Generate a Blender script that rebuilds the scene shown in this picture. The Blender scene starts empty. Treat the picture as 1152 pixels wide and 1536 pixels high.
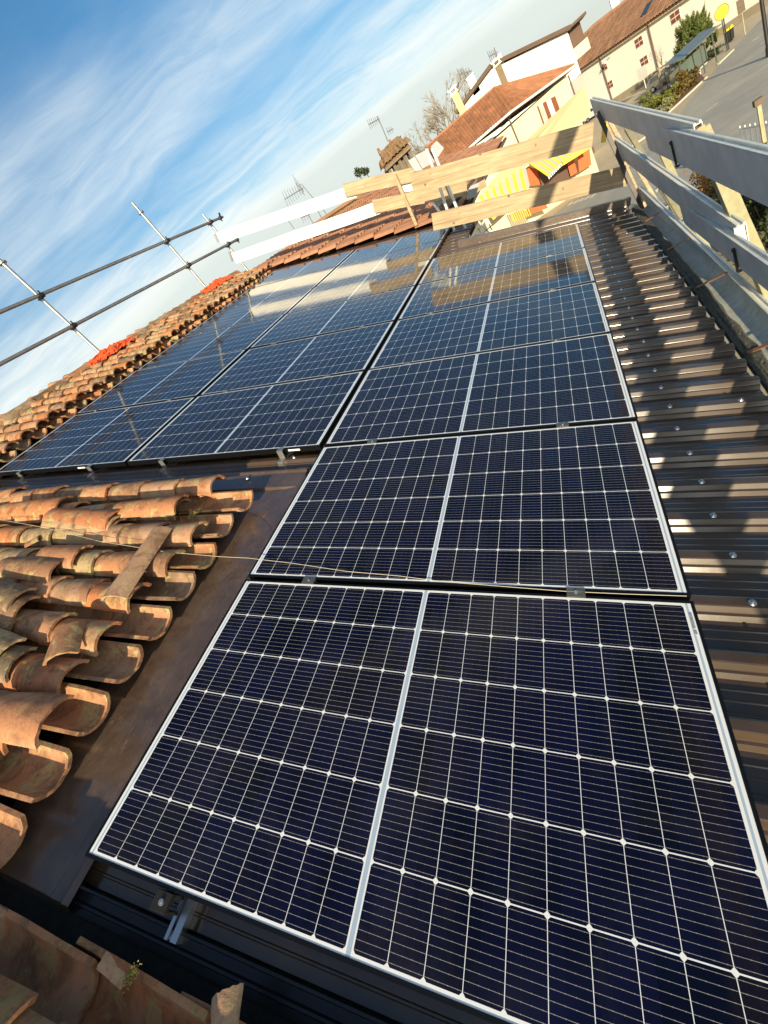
import bpy, math, random
import numpy as np
from mathutils import Vector, Matrix, noise as mnoise

rnd = random.Random(7)
SC = bpy.context.scene
COL = SC.collection
rad = math.radians

# ------------------------------------------------------------------ camera
CAM = Vector((0.0932, -0.0867, 1.3902))
RT = Vector((0.245705, -0.767342, -0.592296))
DN = Vector((-0.695243, 0.286283, -0.659302))
FW = Vector((0.675474, 0.573784, -0.463149))
F = 625.157                       # focal length in pixels of the 1152 x 1536 frame
cd = bpy.data.cameras.new("camera")
cam = bpy.data.objects.new("camera", cd)
COL.objects.link(cam)
cam.matrix_world = Matrix(((RT.x, -DN.x, -FW.x, CAM.x), (RT.y, -DN.y, -FW.y, CAM.y),
                           (RT.z, -DN.z, -FW.z, CAM.z), (0, 0, 0, 1)))
cd.sensor_fit = 'VERTICAL'
cd.sensor_height = 24.0
cd.lens = F / 1536 * 24.0
cd.clip_start = 0.05
cd.clip_end = 3000
SC.camera = cam

# ------------------------------------------------------------------ light
SUN_EL, SUN_AZ = 14.5, 193.6      # azimuth of the sun seen from the scene, counter-clockwise from +X
SC.view_settings.view_transform = 'Standard'
SC.view_settings.look = 'None'
SC.view_settings.gamma = 1.0
SC.view_settings.exposure = 0.78
sd = Vector((math.cos(rad(SUN_AZ)) * math.cos(rad(SUN_EL)), math.sin(rad(SUN_AZ)) * math.cos(rad(SUN_EL)), math.sin(rad(SUN_EL))))
sl = bpy.data.lights.new("sun", 'SUN')
sl.energy = 4.8
sl.angle = rad(0.5)
sl.color = (1.0, 0.85, 0.58)
so = bpy.data.objects.new("sun", sl)
COL.objects.link(so)
so.location = (-20, -20, 30)
so.rotation_euler = (-sd).to_track_quat('-Z', 'Y').to_euler()


class NT:
    """small helper to wire shader nodes"""
    def __init__(s, tree):
        s.t = tree
        s.t.nodes.clear()

    def n(s, typ, **kw):
        nd = s.t.nodes.new(typ)
        for k, v in kw.items():
            if k.startswith('i_'):
                nd.inputs[k[2:].replace('_', ' ')].default_value = v
            else:
                setattr(nd, k, v)
        return nd

    def l(s, a, b):
        s.t.links.new(a, b)

    def put(s, sock, v):
        if isinstance(v, bpy.types.NodeSocket):
            s.l(v, sock)
        else:
            sock.default_value = v

    def m(s, op, a, b=None, c=None, clamp=False):
        nd = s.t.nodes.new('ShaderNodeMath')
        nd.operation = op
        nd.use_clamp = clamp
        s.put(nd.inputs[0], a)
        if b is not None:
            s.put(nd.inputs[1], b)
        if c is not None:
            s.put(nd.inputs[2], c)
        return nd.outputs[0]

    def mix(s, f, a, b, typ='MIX'):
        nd = s.t.nodes.new('ShaderNodeMix')
        nd.data_type = 'RGBA'
        nd.blend_type = typ
        s.put(nd.inputs[0], f)
        s.put(nd.inputs[6], c4(a))
        s.put(nd.inputs[7], c4(b))
        return nd.outputs[2]

    def ramp(s, f, stops):
        nd = s.t.nodes.new('ShaderNodeValToRGB')
        cr = nd.color_ramp
        while len(cr.elements) < len(stops):
            cr.elements.new(0.5)
        for e, (p, c) in zip(cr.elements, stops):
            e.position = p
            e.color = c4(c)
        s.put(nd.inputs[0], f)
        return nd.outputs[0]

    def noise(s, vec, scale, detail=4, rough=0.55, dist=0.0):
        nd = s.t.nodes.new('ShaderNodeTexNoise')
        nd.inputs['Scale'].default_value = scale
        nd.inputs['Detail'].default_value = detail
        nd.inputs['Roughness'].default_value = rough
        nd.inputs['Distortion'].default_value = dist
        if vec is not None:
            s.l(vec, nd.inputs['Vector'])
        return nd.outputs[0]

    def mapping(s, vec, scale=(1, 1, 1), rot=(0, 0, 0), loc=(0, 0, 0)):
        nd = s.t.nodes.new('ShaderNodeMapping')
        nd.inputs['Scale'].default_value = scale
        nd.inputs['Rotation'].default_value = rot
        nd.inputs['Location'].default_value = loc
        s.l(vec, nd.inputs['Vector'])
        return nd.outputs[0]


def c4(c):
    if isinstance(c, bpy.types.NodeSocket):
        return c
    if isinstance(c, (int, float)):
        return (c, c, c, 1)
    return tuple(c) if len(c) == 4 else (c[0], c[1], c[2], 1)


# sky: Nishita plus high cirrus streaks
W = bpy.data.worlds.new("World")
SC.world = W
W.use_nodes = True
T = NT(W.node_tree)
sky = T.n('ShaderNodeTexSky', sky_type='NISHITA')
sky.sun_disc = False
sky.sun_elevation = rad(SUN_EL)
sky.sun_rotation = rad(90 - SUN_AZ)
sky.altitude = 100
sky.air_density = 1.3
sky.dust_density = 1.0
sky.ozone_density = 4.0
geo = T.n('ShaderNodeTexCoord')
sep = T.n('ShaderNodeSeparateXYZ')
T.l(geo.outputs['Generated'], sep.inputs[0])
zz = T.m('ADD', T.m('MAXIMUM', sep.outputs[2], 0.0), 0.10)
com = T.n('ShaderNodeCombineXYZ')
T.l(T.m('DIVIDE', sep.outputs[0], zz), com.inputs[0])
T.l(T.m('DIVIDE', sep.outputs[1], zz), com.inputs[1])
vr = T.mapping(com.outputs[0], rot=(0, 0, rad(-40)))          # x: towards the far end of the roof, y: along the cloud bands
sv = T.n('ShaderNodeSeparateXYZ')
T.l(vr, sv.inputs[0])
wob = T.noise(T.mapping(vr, scale=(0.7, 0.35, 1), loc=(2.3, 1.1, 0)), 1.6, 4, 0.5)
pw = T.m('DIVIDE', T.m('ADD', sv.outputs[0], T.m('MULTIPLY', T.m('SUBTRACT', wob, 0.5), 1.5)), 6.0, clamp=True)
wv = T.n('ShaderNodeTexNoise')
wv.inputs['Scale'].default_value = 1.3
wv.inputs['Detail'].default_value = 3
T.l(vr, wv.inputs['Vector'])
wadd = T.n('ShaderNodeVectorMath', operation='MULTIPLY_ADD')
T.l(wv.outputs['Color'], wadd.inputs[0])
wadd.inputs[1].default_value = (0.9, 0.9, 0)
T.l(T.mapping(vr, scale=(2.3, 0.42, 1), rot=(0, 0, rad(9)), loc=(5.1, 4.7, 0)), wadd.inputs[2])
n1 = T.noise(wadd.outputs[0], 1.5, 9, 0.66, 0.3)
n2 = T.noise(T.mapping(vr, scale=(0.9, 0.5, 1), loc=(1.7, 5.2, 0)), 1.3, 3, 0.5, 0.3)
bands = T.ramp(pw, [(0.20, 0.0), (0.285, 0.05), (0.335, 0.78), (0.375, 0.74), (0.415, 0.32), (0.445, 0.44), (0.49, 0.75), (0.555, 0.92), (0.62, 1.0), (1.0, 1.0)])
fib = T.ramp(n1, [(0.30, 0.25), (0.70, 1.15)])
soft = T.ramp(pw, [(0.50, 0.0), (0.66, 1.0)])                 # fibres melt into haze low down
cl = T.m('MULTIPLY', bands, T.m('ADD', T.m('MULTIPLY', fib, T.m('SUBTRACT', 1.0, soft)), T.m('MULTIPLY', soft, 0.97)), clamp=True)
cl2 = T.m('MULTIPLY', T.ramp(n1, [(0.50, 0), (0.75, 1)]), T.ramp(n2, [(0.42, 0.0), (0.60, 0.55)]))
hz = T.ramp(sep.outputs[2], [(0.0, 1.0), (0.05, 0.85), (0.13, 0.32), (0.24, 0.04), (0.4, 0.0)])
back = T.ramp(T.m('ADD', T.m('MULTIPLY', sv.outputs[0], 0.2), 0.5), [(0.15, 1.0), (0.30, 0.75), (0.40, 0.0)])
fill_veil = T.m('MULTIPLY', back, T.m('ADD', 0.55, T.m('MULTIPLY', n2, 0.7)), clamp=True)      # bright cloud added out of view behind the camera to lift the fill
cov = T.m('MAXIMUM', T.m('MAXIMUM', T.m('MAXIMUM', cl, cl2), fill_veil), hz, clamp=True)
cloudc = T.ramp(pw, [(0.0, (7.6, 7.5, 7.0)), (0.10, (5.4, 5.5, 5.3)), (0.26, (3.8, 4.3, 4.5)), (0.40, (4.3, 4.8, 5.0)), (0.55, (5.0, 5.2, 5.0)), (0.61, (4.9, 5.1, 4.8)), (0.70, (4.0, 4.35, 4.1)), (1.0, (3.7, 3.95, 3.6))])
skyc = T.mix(1.0, sky.outputs[0], (0.37, 0.66, 0.76), 'MULTIPLY')
hsv = T.n('ShaderNodeHueSaturation')
hsv.inputs['Saturation'].default_value = 1.0
T.l(skyc, hsv.inputs['Color'])
skymix = T.mix(cov, hsv.outputs[0], cloudc)
bg = T.n('ShaderNodeBackground')
bg.inputs['Strength'].default_value = 0.118
T.l(skymix, bg.inputs['Color'])
wo = T.n('ShaderNodeOutputWorld')
T.l(bg.outputs[0], wo.inputs['Surface'])

# ------------------------------------------------------------------ geometry helpers
SL = rad(22.0)
RM = Matrix(((1, 0, 0), (0, math.cos(SL), -math.sin(SL)), (0, math.sin(SL), math.cos(SL))))
RU, RV, RN = RM.col[0].copy(), RM.col[1].copy(), RM.col[2].copy()
G = -7.61                          # street level


def rp(u, v, w=0.0):               # a point of the roof: along the eave, up the slope, off the plane
    return RU * u + RV * v + RN * w


def ray(px, py):
    return RT * ((px - 576) / F) + DN * ((py - 768) / F) + FW


def at_x(px, py, X):
    d = ray(px, py); return CAM + d * ((X - CAM.x) / d.x)


def at_y(px, py, Y):
    d = ray(px, py); return CAM + d * ((Y - CAM.y) / d.y)


def at_z(px, py, Z=G):
    d = ray(px, py); return CAM + d * ((Z - CAM.z) / d.z)


def at_w(px, py, w=0.0):
    d = ray(px, py); return CAM + d * ((w - RN.dot(CAM)) / RN.dot(d))


def at_plane(px, py, p0, n):
    d = ray(px, py); return CAM + d * (n.dot(p0 - CAM) / n.dot(d))


class MB:
    def __init__(s):
        s.v, s.f, s.t, s.mi, s.uv = [], [], [], [], {}
        s.sm = set()

    def add(s, vs, fs, tint=None, mi=0, smooth=False):
        b = len(s.v)
        s.v += [Vector(p) for p in vs]
        for f in fs:
            if smooth:
                s.sm.add(len(s.f))
            s.f.append(tuple(b + i for i in f))
            s.t.append(tint if tint is not None else 0.5)
            s.mi.append(mi)
        return b

    def obox(s, c, ax, ay, az, tint=None, mi=0):
        """box from centre and three half-axis vectors"""
        c, ax, ay, az = Vector(c), Vector(ax), Vector(ay), Vector(az)
        vs = [c + ax * i + ay * j + az * k for k in (-1, 1) for j in (-1, 1) for i in (-1, 1)]
        fs = [(0, 2, 3, 1), (4, 5, 7, 6), (0, 1, 5, 4), (2, 6, 7, 3), (0, 4, 6, 2), (1, 3, 7, 5)]
        if ax.cross(ay).dot(az) < 0:
            fs = [tuple(reversed(f)) for f in fs]
        s.add(vs, fs, tint, mi)

    def rbox(s, u0, u1, v0, v1, w0, w1, tint=None, mi=0):
        """box in roof axes"""
        s.obox(rp((u0 + u1) / 2, (v0 + v1) / 2, (w0 + w1) / 2), RU * (u1 - u0) / 2, RV * (v1 - v0) / 2, RN * (w1 - w0) / 2, tint, mi)

    def box(s, x0, x1, y0, y1, z0, z1, tint=None, mi=0):
        s.obox(((x0 + x1) / 2, (y0 + y1) / 2, (z0 + z1) / 2), ((x1 - x0) / 2, 0, 0), (0, (y1 - y0) / 2, 0), (0, 0, (z1 - z0) / 2), tint, mi)

    def bar(s, a, b, wdt, hgt, up=(0, 0, 1), tint=None, mi=0):
        a, b = Vector(a), Vector(b)
        d = (b - a)
        L = d.length
        d.normalize()
        sd_ = d.cross(Vector(up)); sd_.normalize()
        u2 = sd_.cross(d)
        s.obox((a + b) / 2, d * L / 2, sd_ * wdt / 2, u2 * hgt / 2, tint, mi)

    def tube(s, a, b, r, r2=None, n=10, tint=None, cap=True, mi=0):
        a, b = Vector(a), Vector(b)
        r2 = r if r2 is None else r2
        d = (b - a).normalized()
        x = d.orthogonal().normalized()
        y = d.cross(x)
        vs = []
        for p, rr in ((a, r), (b, r2)):
            for i in range(n):
                t = 2 * math.pi * i / n
                vs.append(p + (x * math.cos(t) + y * math.sin(t)) * rr)
        fs = [(i, (i + 1) % n, n + (i + 1) % n, n + i) for i in range(n)]
        s.add(vs, fs, tint, mi, smooth=True)
        if cap:
            s.add(vs, [tuple(range(n - 1, -1, -1)), tuple(range(n, 2 * n))], tint, mi)

    def prism(s, poly, ext, tint=None, mi=0):
        """polygon (list of points) extruded by vector ext"""
        ext = Vector(ext)
        n = len(poly)
        P = [Vector(p) for p in poly]
        nn = Vector((0, 0, 0))
        for i in range(n):
            nn += P[i].cross(P[(i + 1) % n])
        if nn.dot(ext) > 0:
            P.reverse()
        vs = P + [p + ext for p in P]
        fs = [tuple(range(n)), tuple(range(2 * n - 1, n - 1, -1))]
        fs += [(i, n + i, n + (i + 1) % n, (i + 1) % n) for i in range(n)]
        s.add(vs, fs, tint, mi)

    def quad(s, a, b, c, d, tint=None, mi=0):
        s.add([a, b, c, d], [(0, 1, 2, 3)], tint, mi)

    def build(s, name, mats, parent=None, bevel=0.0):
        me = bpy.data.meshes.new(name)
        org = ORG.get(parent.name, Vector((0, 0, 0))) if parent else Vector((0, 0, 0))
        me.from_pydata([tuple(p - org) for p in s.v], [], s.f)
        if not isinstance(mats, (list, tuple)):
            mats = [mats]
        for m_ in mats:
            me.materials.append(m_)
        me.polygons.foreach_set('material_index', s.mi)
        if s.sm:
            fl = [i in s.sm for i in range(len(s.f))]
            me.polygons.foreach_set('use_smooth', fl)
        at = me.attributes.new('tint', 'FLOAT', 'FACE')
        at.data.foreach_set('value', s.t)
        me.update()
        o = bpy.data.objects.new(name, me)
        COL.objects.link(o)
        if parent:
            o.parent = parent
            ORG[o.name] = org
        if bevel:
            bv = o.modifiers.new('bevel', 'BEVEL')
            bv.width = bevel
            bv.segments = 2
            bv.limit_method = 'ANGLE'
        return o


ORG = {}


def thing(name, label, cat, loc=(0, 0, 0), group=None):
    o = bpy.data.objects.new(name, None)
    o.empty_display_size = 0.2
    COL.objects.link(o)
    o.location = loc
    ORG[o.name] = Vector(loc)
    tag(o, label, cat, group)
    return o


def tag(o, label, cat, group=None):
    o['label'] = label
    o['category'] = cat
    if group:
        o['group'] = group
    return o


def single(mb, name, mat_, label, cat, group=None, bevel=0.0):
    """a thing that is one mesh: origin moved to its own base"""
    c = sum(mb.v, Vector((0, 0, 0))) / max(1, len(mb.v))
    c.z = min(p.z for p in mb.v)
    mb.v = [p - c for p in mb.v]
    o = mb.build(name, mat_, None, bevel)
    o.location = c
    return tag(o, label, cat, group)


def struct(mb, name, mat_):
    o = mb.build(name, mat_)
    o['kind'] = 'structure'
    return o


# ------------------------------------------------------------------ materials
def mat(name, col, rough=0.6, metal=0.0, var=0.25, scale=6.0, bump=0.0, bscale=40.0, col2=None, tint=0.0,
        stretch=(1, 1, 1), spec=0.5, coat=0.0):
    m_ = bpy.data.materials.new(name)
    m_.use_nodes = True
    t = NT(m_.node_tree)
    tc = t.n('ShaderNodeTexCoord').outputs['Object']
    vec = t.mapping(tc, scale=stretch)
    n_ = t.noise(vec, scale, 6, 0.6)
    c2 = col2 or tuple(x * (1 - var) for x in col)
    f = t.ramp(n_, [(0.33, 0), (0.68, 1)])
    base = t.mix(f, col, c2)
    if col2 is not None and var:
        n3 = t.noise(vec, scale * 4.3, 4, 0.6)
        base = t.mix(t.m('MULTIPLY', t.ramp(n3, [(0.35, 0), (0.7, 1)]), var), base, tuple(x * 0.5 for x in col))
    if tint:
        at = t.n('ShaderNodeAttribute', attribute_name='tint')
        k = t.m('ADD', 1 - tint, t.m('MULTIPLY', at.outputs['Fac'], 2 * tint))
        cc = t.n('ShaderNodeCombineColor')
        for i in range(3):
            t.l(k, cc.inputs[i])
        base = t.mix(1.0, base, cc.outputs[0], 'MULTIPLY')
    p = t.n('ShaderNodeBsdfPrincipled')
    t.l(base, p.inputs['Base Color'])
    t.l(t.m('ADD', rough - 0.06, t.m('MULTIPLY', n_, 0.12), clamp=True), p.inputs['Roughness'])
    p.inputs['Metallic'].default_value = metal
    p.inputs['Specular IOR Level'].default_value = spec
    p.inputs['Coat Weight'].default_value = coat
    p.inputs['Coat Roughness'].default_value = 0.17
    p.inputs['Coat IOR'].default_value = 1.6
    if bump:
        b = t.n('ShaderNodeBump')
        b.inputs['Strength'].default_value = bump
        b.inputs['Distance'].default_value = 0.02
        t.l(t.noise(vec, bscale, 5, 0.6), b.inputs['Height'])
        t.l(b.outputs[0], p.inputs['Normal'])
    o = t.n('ShaderNodeOutputMaterial')
    t.l(p.outputs[0], o.inputs[0])
    return m_


def clay_mat(name, moss=0.8, gain=1.0):
    m_ = bpy.data.materials.new(name)
    m_.use_nodes = True
    t = NT(m_.node_tree)
    tc = t.n('ShaderNodeTexCoord').outputs['Object']
    at = t.n('ShaderNodeAttribute', attribute_name='tint').outputs['Fac']
    base = t.ramp(at, [(0.0, (0.16, 0.125, 0.075)), (0.2, (0.34, 0.17, 0.09)), (0.42, (0.56, 0.20, 0.07)), (0.6, (0.50, 0.25, 0.13)),
                       (0.8, (0.56, 0.34, 0.20)), (1.0, (0.42, 0.34, 0.18))])
    n1 = t.noise(tc, 9, 7, 0.68, 0.4)
    base = t.mix(t.m('MULTIPLY', t.ramp(n1, [(0.47, 0), (0.60, 1)]), 0.72), base, (0.17, 0.085, 0.045))
    n4 = t.noise(t.mapping(tc, loc=(4, 1, 2)), 3.6, 6, 0.65)
    base = t.mix(t.m('MULTIPLY', t.ramp(n4, [(0.50, 0), (0.63, 1)]), 0.55), base, (0.62, 0.40, 0.26))
    n2 = t.noise(t.mapping(tc, loc=(1, 7, 3)), 10, 8, 0.72, 0.7)
    base = t.mix(t.m('MULTIPLY', t.ramp(n2, [(0.525, 0), (0.61, 1)]), moss), base, (0.50, 0.42, 0.18))
    n5 = t.noise(t.mapping(tc, loc=(9, 2, 5)), 14, 7, 0.75, 0.4)
    base = t.mix(t.m('MULTIPLY', t.ramp(n5, [(0.57, 0), (0.66, 1)]), moss * .8), base, (0.06, 0.05, 0.04))
    base = t.mix(1.0, base, (0.88, 0.86, 0.84), 'MULTIPLY')
    n3 = t.noise(tc, 90, 4, 0.7)
    if gain != 1.0:
        base = t.mix(1.0, base, (gain, gain * .92, gain * .85), 'MULTIPLY')
    base = t.mix(t.m('MULTIPLY', t.ramp(n3, [(0.35, 0), (0.7, 1)]), 0.35), base, (0.13, 0.085, 0.06))
    p = t.n('ShaderNodeBsdfPrincipled')
    t.l(base, p.inputs['Base Color'])
    p.inputs['Roughness'].default_value = 0.8
    p.inputs['Specular IOR Level'].default_value = 0.3
    b = t.n('ShaderNodeBump')
    b.inputs['Strength'].default_value = 0.4
    b.inputs['Distance'].default_value = 0.01
    t.l(t.m('ADD', t.noise(tc, 55, 6, 0.7), t.m('MULTIPLY', n2, 0.8)), b.inputs['Height'])
    t.l(b.outputs[0], p.inputs['Normal'])
    o = t.n('ShaderNodeOutputMaterial')
    t.l(p.outputs[0], o.inputs[0])
    return m_


def wood_mat(name, c1, c2, axis=(1, 14, 14), knots=True, rough=0.7, rot=(0, 0, 0)):
    m_ = bpy.data.materials.new(name)
    m_.use_nodes = True
    t = NT(m_.node_tree)
    tc = t.n('ShaderNodeTexCoord').outputs['Object']
    v = t.mapping(t.mapping(tc, rot=rot), scale=axis)
    n1 = t.noise(v, 2.2, 6, 0.65, 0.4)
    base = t.mix(t.ramp(n1, [(0.35, 0), (0.68, 1)]), c1, c2)
    n2 = t.noise(tc, 2.4, 4, 0.6)
    base = t.mix(t.m('MULTIPLY', t.ramp(n2, [(0.42, 0), (0.66, 1)]), 0.6), base, tuple(x * 0.55 for x in c1))
    if knots:
        vo = t.n('ShaderNodeTexVoronoi')
        vo.inputs['Scale'].default_value = 5.5
        t.l(tc, vo.inputs['Vector'])
        base = t.mix(t.ramp(vo.outputs['Distance'], [(0.05, 1), (0.12, 0)]), base, (0.16, 0.075, 0.03))
    p = t.n('ShaderNodeBsdfPrincipled')
    t.l(base, p.inputs['Base Color'])
    p.inputs['Roughness'].default_value = rough
    b = t.n('ShaderNodeBump')
    b.inputs['Strength'].default_value = 0.25
    b.inputs['Distance'].default_value = 0.01
    t.l(n1, b.inputs['Height'])
    t.l(b.outputs[0], p.inputs['Normal'])
    o = t.n('ShaderNodeOutputMaterial')
    t.l(p.outputs[0], o.inputs[0])
    return m_


PW, PH, PITCH, GV = 1.755, 1.038, 1.058, 0.0336


def cell_mat():
    """half-cut cells, busbars, white backsheet, in the metres of the UV map (x along the long side)"""
    m_ = bpy.data.materials.new('solar_cells')
    m_.use_nodes = True
    t = NT(m_.node_tree)
    uv = t.n('ShaderNodeUVMap', uv_map='UVMap')
    sp = t.n('ShaderNodeSeparateXYZ')
    t.l(uv.outputs[0], sp.inputs[0])
    x, y = sp.outputs[0], sp.outputs[1]
    MX, CG = 0.031, 0.0095                      # margin at the short ends, half of the centre gap
    cx = (PW / 2 - MX - CG) / 10
    MY = 0.0175
    cy = (PH - 2 * MY) / 6
    xm = t.m('SUBTRACT', PW / 2, t.m('ABSOLUTE', t.m('SUBTRACT', x, PW / 2)))   # mirrored at the centre
    xa = t.m('DIVIDE', t.m('SUBTRACT', xm, MX), cx)
    ya = t.m('DIVIDE', t.m('SUBTRACT', y, MY), cy)
    inx = t.m('MULTIPLY', t.m('GREATER_THAN', xa, 0.0), t.m('LESS_THAN', xa, 10.0))
    iny = t.m('MULTIPLY', t.m('GREATER_THAN', ya, 0.0), t.m('LESS_THAN', ya, 6.0))
    fx = t.m('FRACT', xa)
    fy = t.m('FRACT', ya)
    dx = t.m('MULTIPLY', t.m('MINIMUM', fx, t.m('SUBTRACT', 1.0, fx)), cx)
    dy = t.m('MULTIPLY', t.m('MINIMUM', fy, t.m('SUBTRACT', 1.0, fy)), cy)
    incell = t.m('MULTIPLY', t.m('GREATER_THAN', dx, 0.0008), t.m('GREATER_THAN', dy, 0.0014))
    cham = t.m('GREATER_THAN', t.m('ADD', dx, dy), 0.0080)
    cell = t.m('MULTIPLY', t.m('MULTIPLY', inx, iny), t.m('MULTIPLY', incell, cham))
    # busbars: ten a cell, along x
    fb = t.m('FRACT', t.m('MULTIPLY', fy, 10.0))
    db = t.m('MULTIPLY', t.m('ABSOLUTE', t.m('SUBTRACT', fb, 0.5)), cy / 10)
    bus = t.m('LESS_THAN', db, 0.00042)
    pad = t.m('MULTIPLY', t.m('LESS_THAN', db, 0.0008), t.m('LESS_THAN', t.m('ABSOLUTE', t.m('SUBTRACT', t.m('FRACT', t.m('MULTIPLY', fx, 4.0)), 0.5)), 0.045))
    bus = t.m('MAXIMUM', bus, pad)
    cidx = t.n('ShaderNodeCombineXYZ')
    t.l(t.m('FLOOR', t.m('DIVIDE', x, cx)), cidx.inputs[0])
    t.l(t.m('FLOOR', ya), cidx.inputs[1])
    oi = t.n('ShaderNodeObjectInfo')
    t.l(t.m('MULTIPLY', oi.outputs['Random'], 50.0), cidx.inputs[2])
    wn = t.n('ShaderNodeTexWhiteNoise')
    t.l(cidx.outputs[0], wn.inputs['Vector'])
    cc = t.mix(wn.outputs['Value'], (0.0018, 0.0014, 0.0055), (0.0038, 0.0030, 0.0165))
    # soft blue patches on the silicon
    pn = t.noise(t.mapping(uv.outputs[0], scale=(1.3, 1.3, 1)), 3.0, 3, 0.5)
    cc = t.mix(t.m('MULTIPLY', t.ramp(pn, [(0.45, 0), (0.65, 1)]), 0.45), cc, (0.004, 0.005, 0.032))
    cc = t.mix(bus, cc, (0.27, 0.255, 0.235))
    # ribbon in the centre gap and at the short ends
    rib = t.m('MAXIMUM', t.m('LESS_THAN', t.m('ABSOLUTE', t.m('SUBTRACT', x, PW / 2)), 0.0060),
              t.m('LESS_THAN', t.m('ABSOLUTE', t.m('SUBTRACT', xm, 0.0215)), 0.003))
    back = t.mix(rib, (0.76, 0.77, 0.77), (0.36, 0.45, 0.56))
    dn = t.noise(t.mapping(uv.outputs[0], scale=(1, 1, 1)), 2.2, 7, 0.72, 0.8)
    cc = t.mix(t.m('MULTIPLY', t.ramp(dn, [(0.48, 0), (0.75, 1)]), 0.03), cc, (0.42, 0.36, 0.28))
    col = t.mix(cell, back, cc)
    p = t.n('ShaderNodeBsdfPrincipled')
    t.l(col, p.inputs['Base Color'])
    t.l(t.m('MULTIPLY', t.m('SUBTRACT', 1.0, t.m('MULTIPLY', cell, t.m('SUBTRACT', 1.0, bus))), 0.3), p.inputs['Specular IOR Level'])
    p.inputs['Roughness'].default_value = 0.35
    p.inputs['Coat Weight'].default_value = 1.0
    t.l(t.m('ADD', 0.045, t.m('MULTIPLY', t.ramp(dn, [(0.4, 0), (0.75, 1)]), 0.08)), p.inputs['Coat Roughness'])
    p.inputs['Coat IOR'].default_value = 1.43
    b = t.n('ShaderNodeBump')
    b.inputs['Strength'].default_value = 0.012
    b.inputs['Distance'].default_value = 0.02
    t.l(t.noise(uv.outputs[0], 6.0, 2, 0.5), b.inputs['Height'])
    t.l(b.outputs[0], p.inputs['Coat Normal'])
    o = t.n('ShaderNodeOutputMaterial')
    t.l(p.outputs[0], o.inputs[0])
    return m_


M = {}
M['cells'] = cell_mat()
M['black_frame'] = mat('black_anodised', (0.012, 0.012, 0.014), 0.35, 0.6, 0.2, 8)
M['brown_metal'] = mat('brown_coated_steel', (0.070, 0.045, 0.028), 0.20, 0.0, 0.35, 5, 0.012, 30, spec=0.5, coat=0.65)
M['brown_flash'] = mat('brown_flashing', (0.075, 0.047, 0.033), 0.30, 0.0, 0.5, 4.5, 0.08, 18, col2=(0.115, 0.078, 0.058), spec=0.6, coat=0.5)
def scuff(m_):
    """pale scratches and footprints worn into the coated metal"""
    t = NT.__new__(NT); t.t = m_.node_tree
    p = next(n for n in t.t.nodes if n.type == 'BSDF_PRINCIPLED')
    src = p.inputs['Base Color'].links[0].from_socket
    tc = t.n('ShaderNodeTexCoord').outputs['Object']
    a = t.noise(t.mapping(tc, scale=(1, 6, 6), rot=(0, 0, rad(35))), 9, 6, 0.75, 1.2)
    b = t.noise(tc, 2.3, 3, 0.6)
    f = t.m('MULTIPLY', t.ramp(a, [(0.58, 0), (0.70, 1)]), t.ramp(b, [(0.45, 0.1), (0.62, 0.8)]))
    c = t.noise(tc, 150, 2, 0.5)
    f = t.m('MAXIMUM', f, t.m('MULTIPLY', t.ramp(c, [(0.68, 0), (0.74, 1)]), 0.6))
    t.l(t.mix(f, src, (0.26, 0.20, 0.155)), p.inputs['Base Color'])
    rs = p.inputs['Roughness'].links[0].from_socket
    t.l(t.m('ADD', rs, t.m('MULTIPLY', f, 0.3), clamp=True), p.inputs['Roughness'])


scuff(M['brown_flash'])
M['black_trim'] = mat('black_trim', (0.016, 0.017, 0.022), 0.35, 0.2, 0.3, 9)
M['membrane'] = mat('dark_membrane', (0.012, 0.014, 0.012), 0.9, 0, 0.4, 30, 0.3, 80)
M['clay'] = clay_mat('old_clay_tiles')
M['clay_clean'] = clay_mat('clay_tiles_clean', 0.25)
M['clay_low'] = clay_mat('clay_tiles_below', 0.6, 0.78)
M['alu'] = mat('aluminium', (0.62, 0.64, 0.66), 0.32, 0.9, 0.15, 12)
M['zinc'] = mat('zinc_screw', (0.72, 0.74, 0.76), 0.25, 0.9, 0.15, 30)
M['galv'] = mat('galvanised_tube', (0.36, 0.36, 0.34), 0.42, 0.75, 0.3, 9, 0.05, 40)
M['grey_board'] = mat('grey_steel_plank', (0.80, 0.78, 0.71), 0.55, 0.0, 0.22, 4, 0.05, 30)
M['lip'] = mat('bright_plank_lip', (0.74, 0.75, 0.68), 0.4, 0.2, 0.2, 8)
M['gutter'] = mat('weathered_zinc', (0.40, 0.42, 0.37), 0.5, 0.05, 0.5, 5, 0.1, 20, col2=(0.55, 0.56, 0.50))
M['copper'] = mat('copper_strap', (0.36, 0.15, 0.07), 0.45, 0.5, 0.3, 9)
M['debris'] = mat('gutter_grit', (0.045, 0.045, 0.035), 0.95, 0, 0.5, 60, 0.8, 120, col2=(0.16, 0.15, 0.11))
M['wood'] = wood_mat('pine_plank', (0.46, 0.355, 0.22), (0.25, 0.17, 0.09), (16, 0.8, 16), rot=(rad(-23), 0, 0))
M['white_wood'] = mat('white_painted_plank', (0.84, 0.83, 0.78), 0.6, 0, 0.06, 6)
M['post_wood'] = wood_mat('pale_post', (0.42, 0.39, 0.23), (0.31, 0.27, 0.15), (10, 10, 1), False)
M['orange'] = mat('orange_netting', (0.85, 0.11, 0.02), 0.6, 0, 0.2, 20)
M['string'] = mat('jute_string', (0.50, 0.44, 0.32), 0.8, 0, 0.1)
M['white_wall'] = mat('white_plaster', (0.80, 0.77, 0.68), 0.85, 0, 0.07, 0.4)
M['cream_wall'] = mat('cream_plaster', (0.70, 0.60, 0.40), 0.85, 0, 0.1, 0.5)
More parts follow.
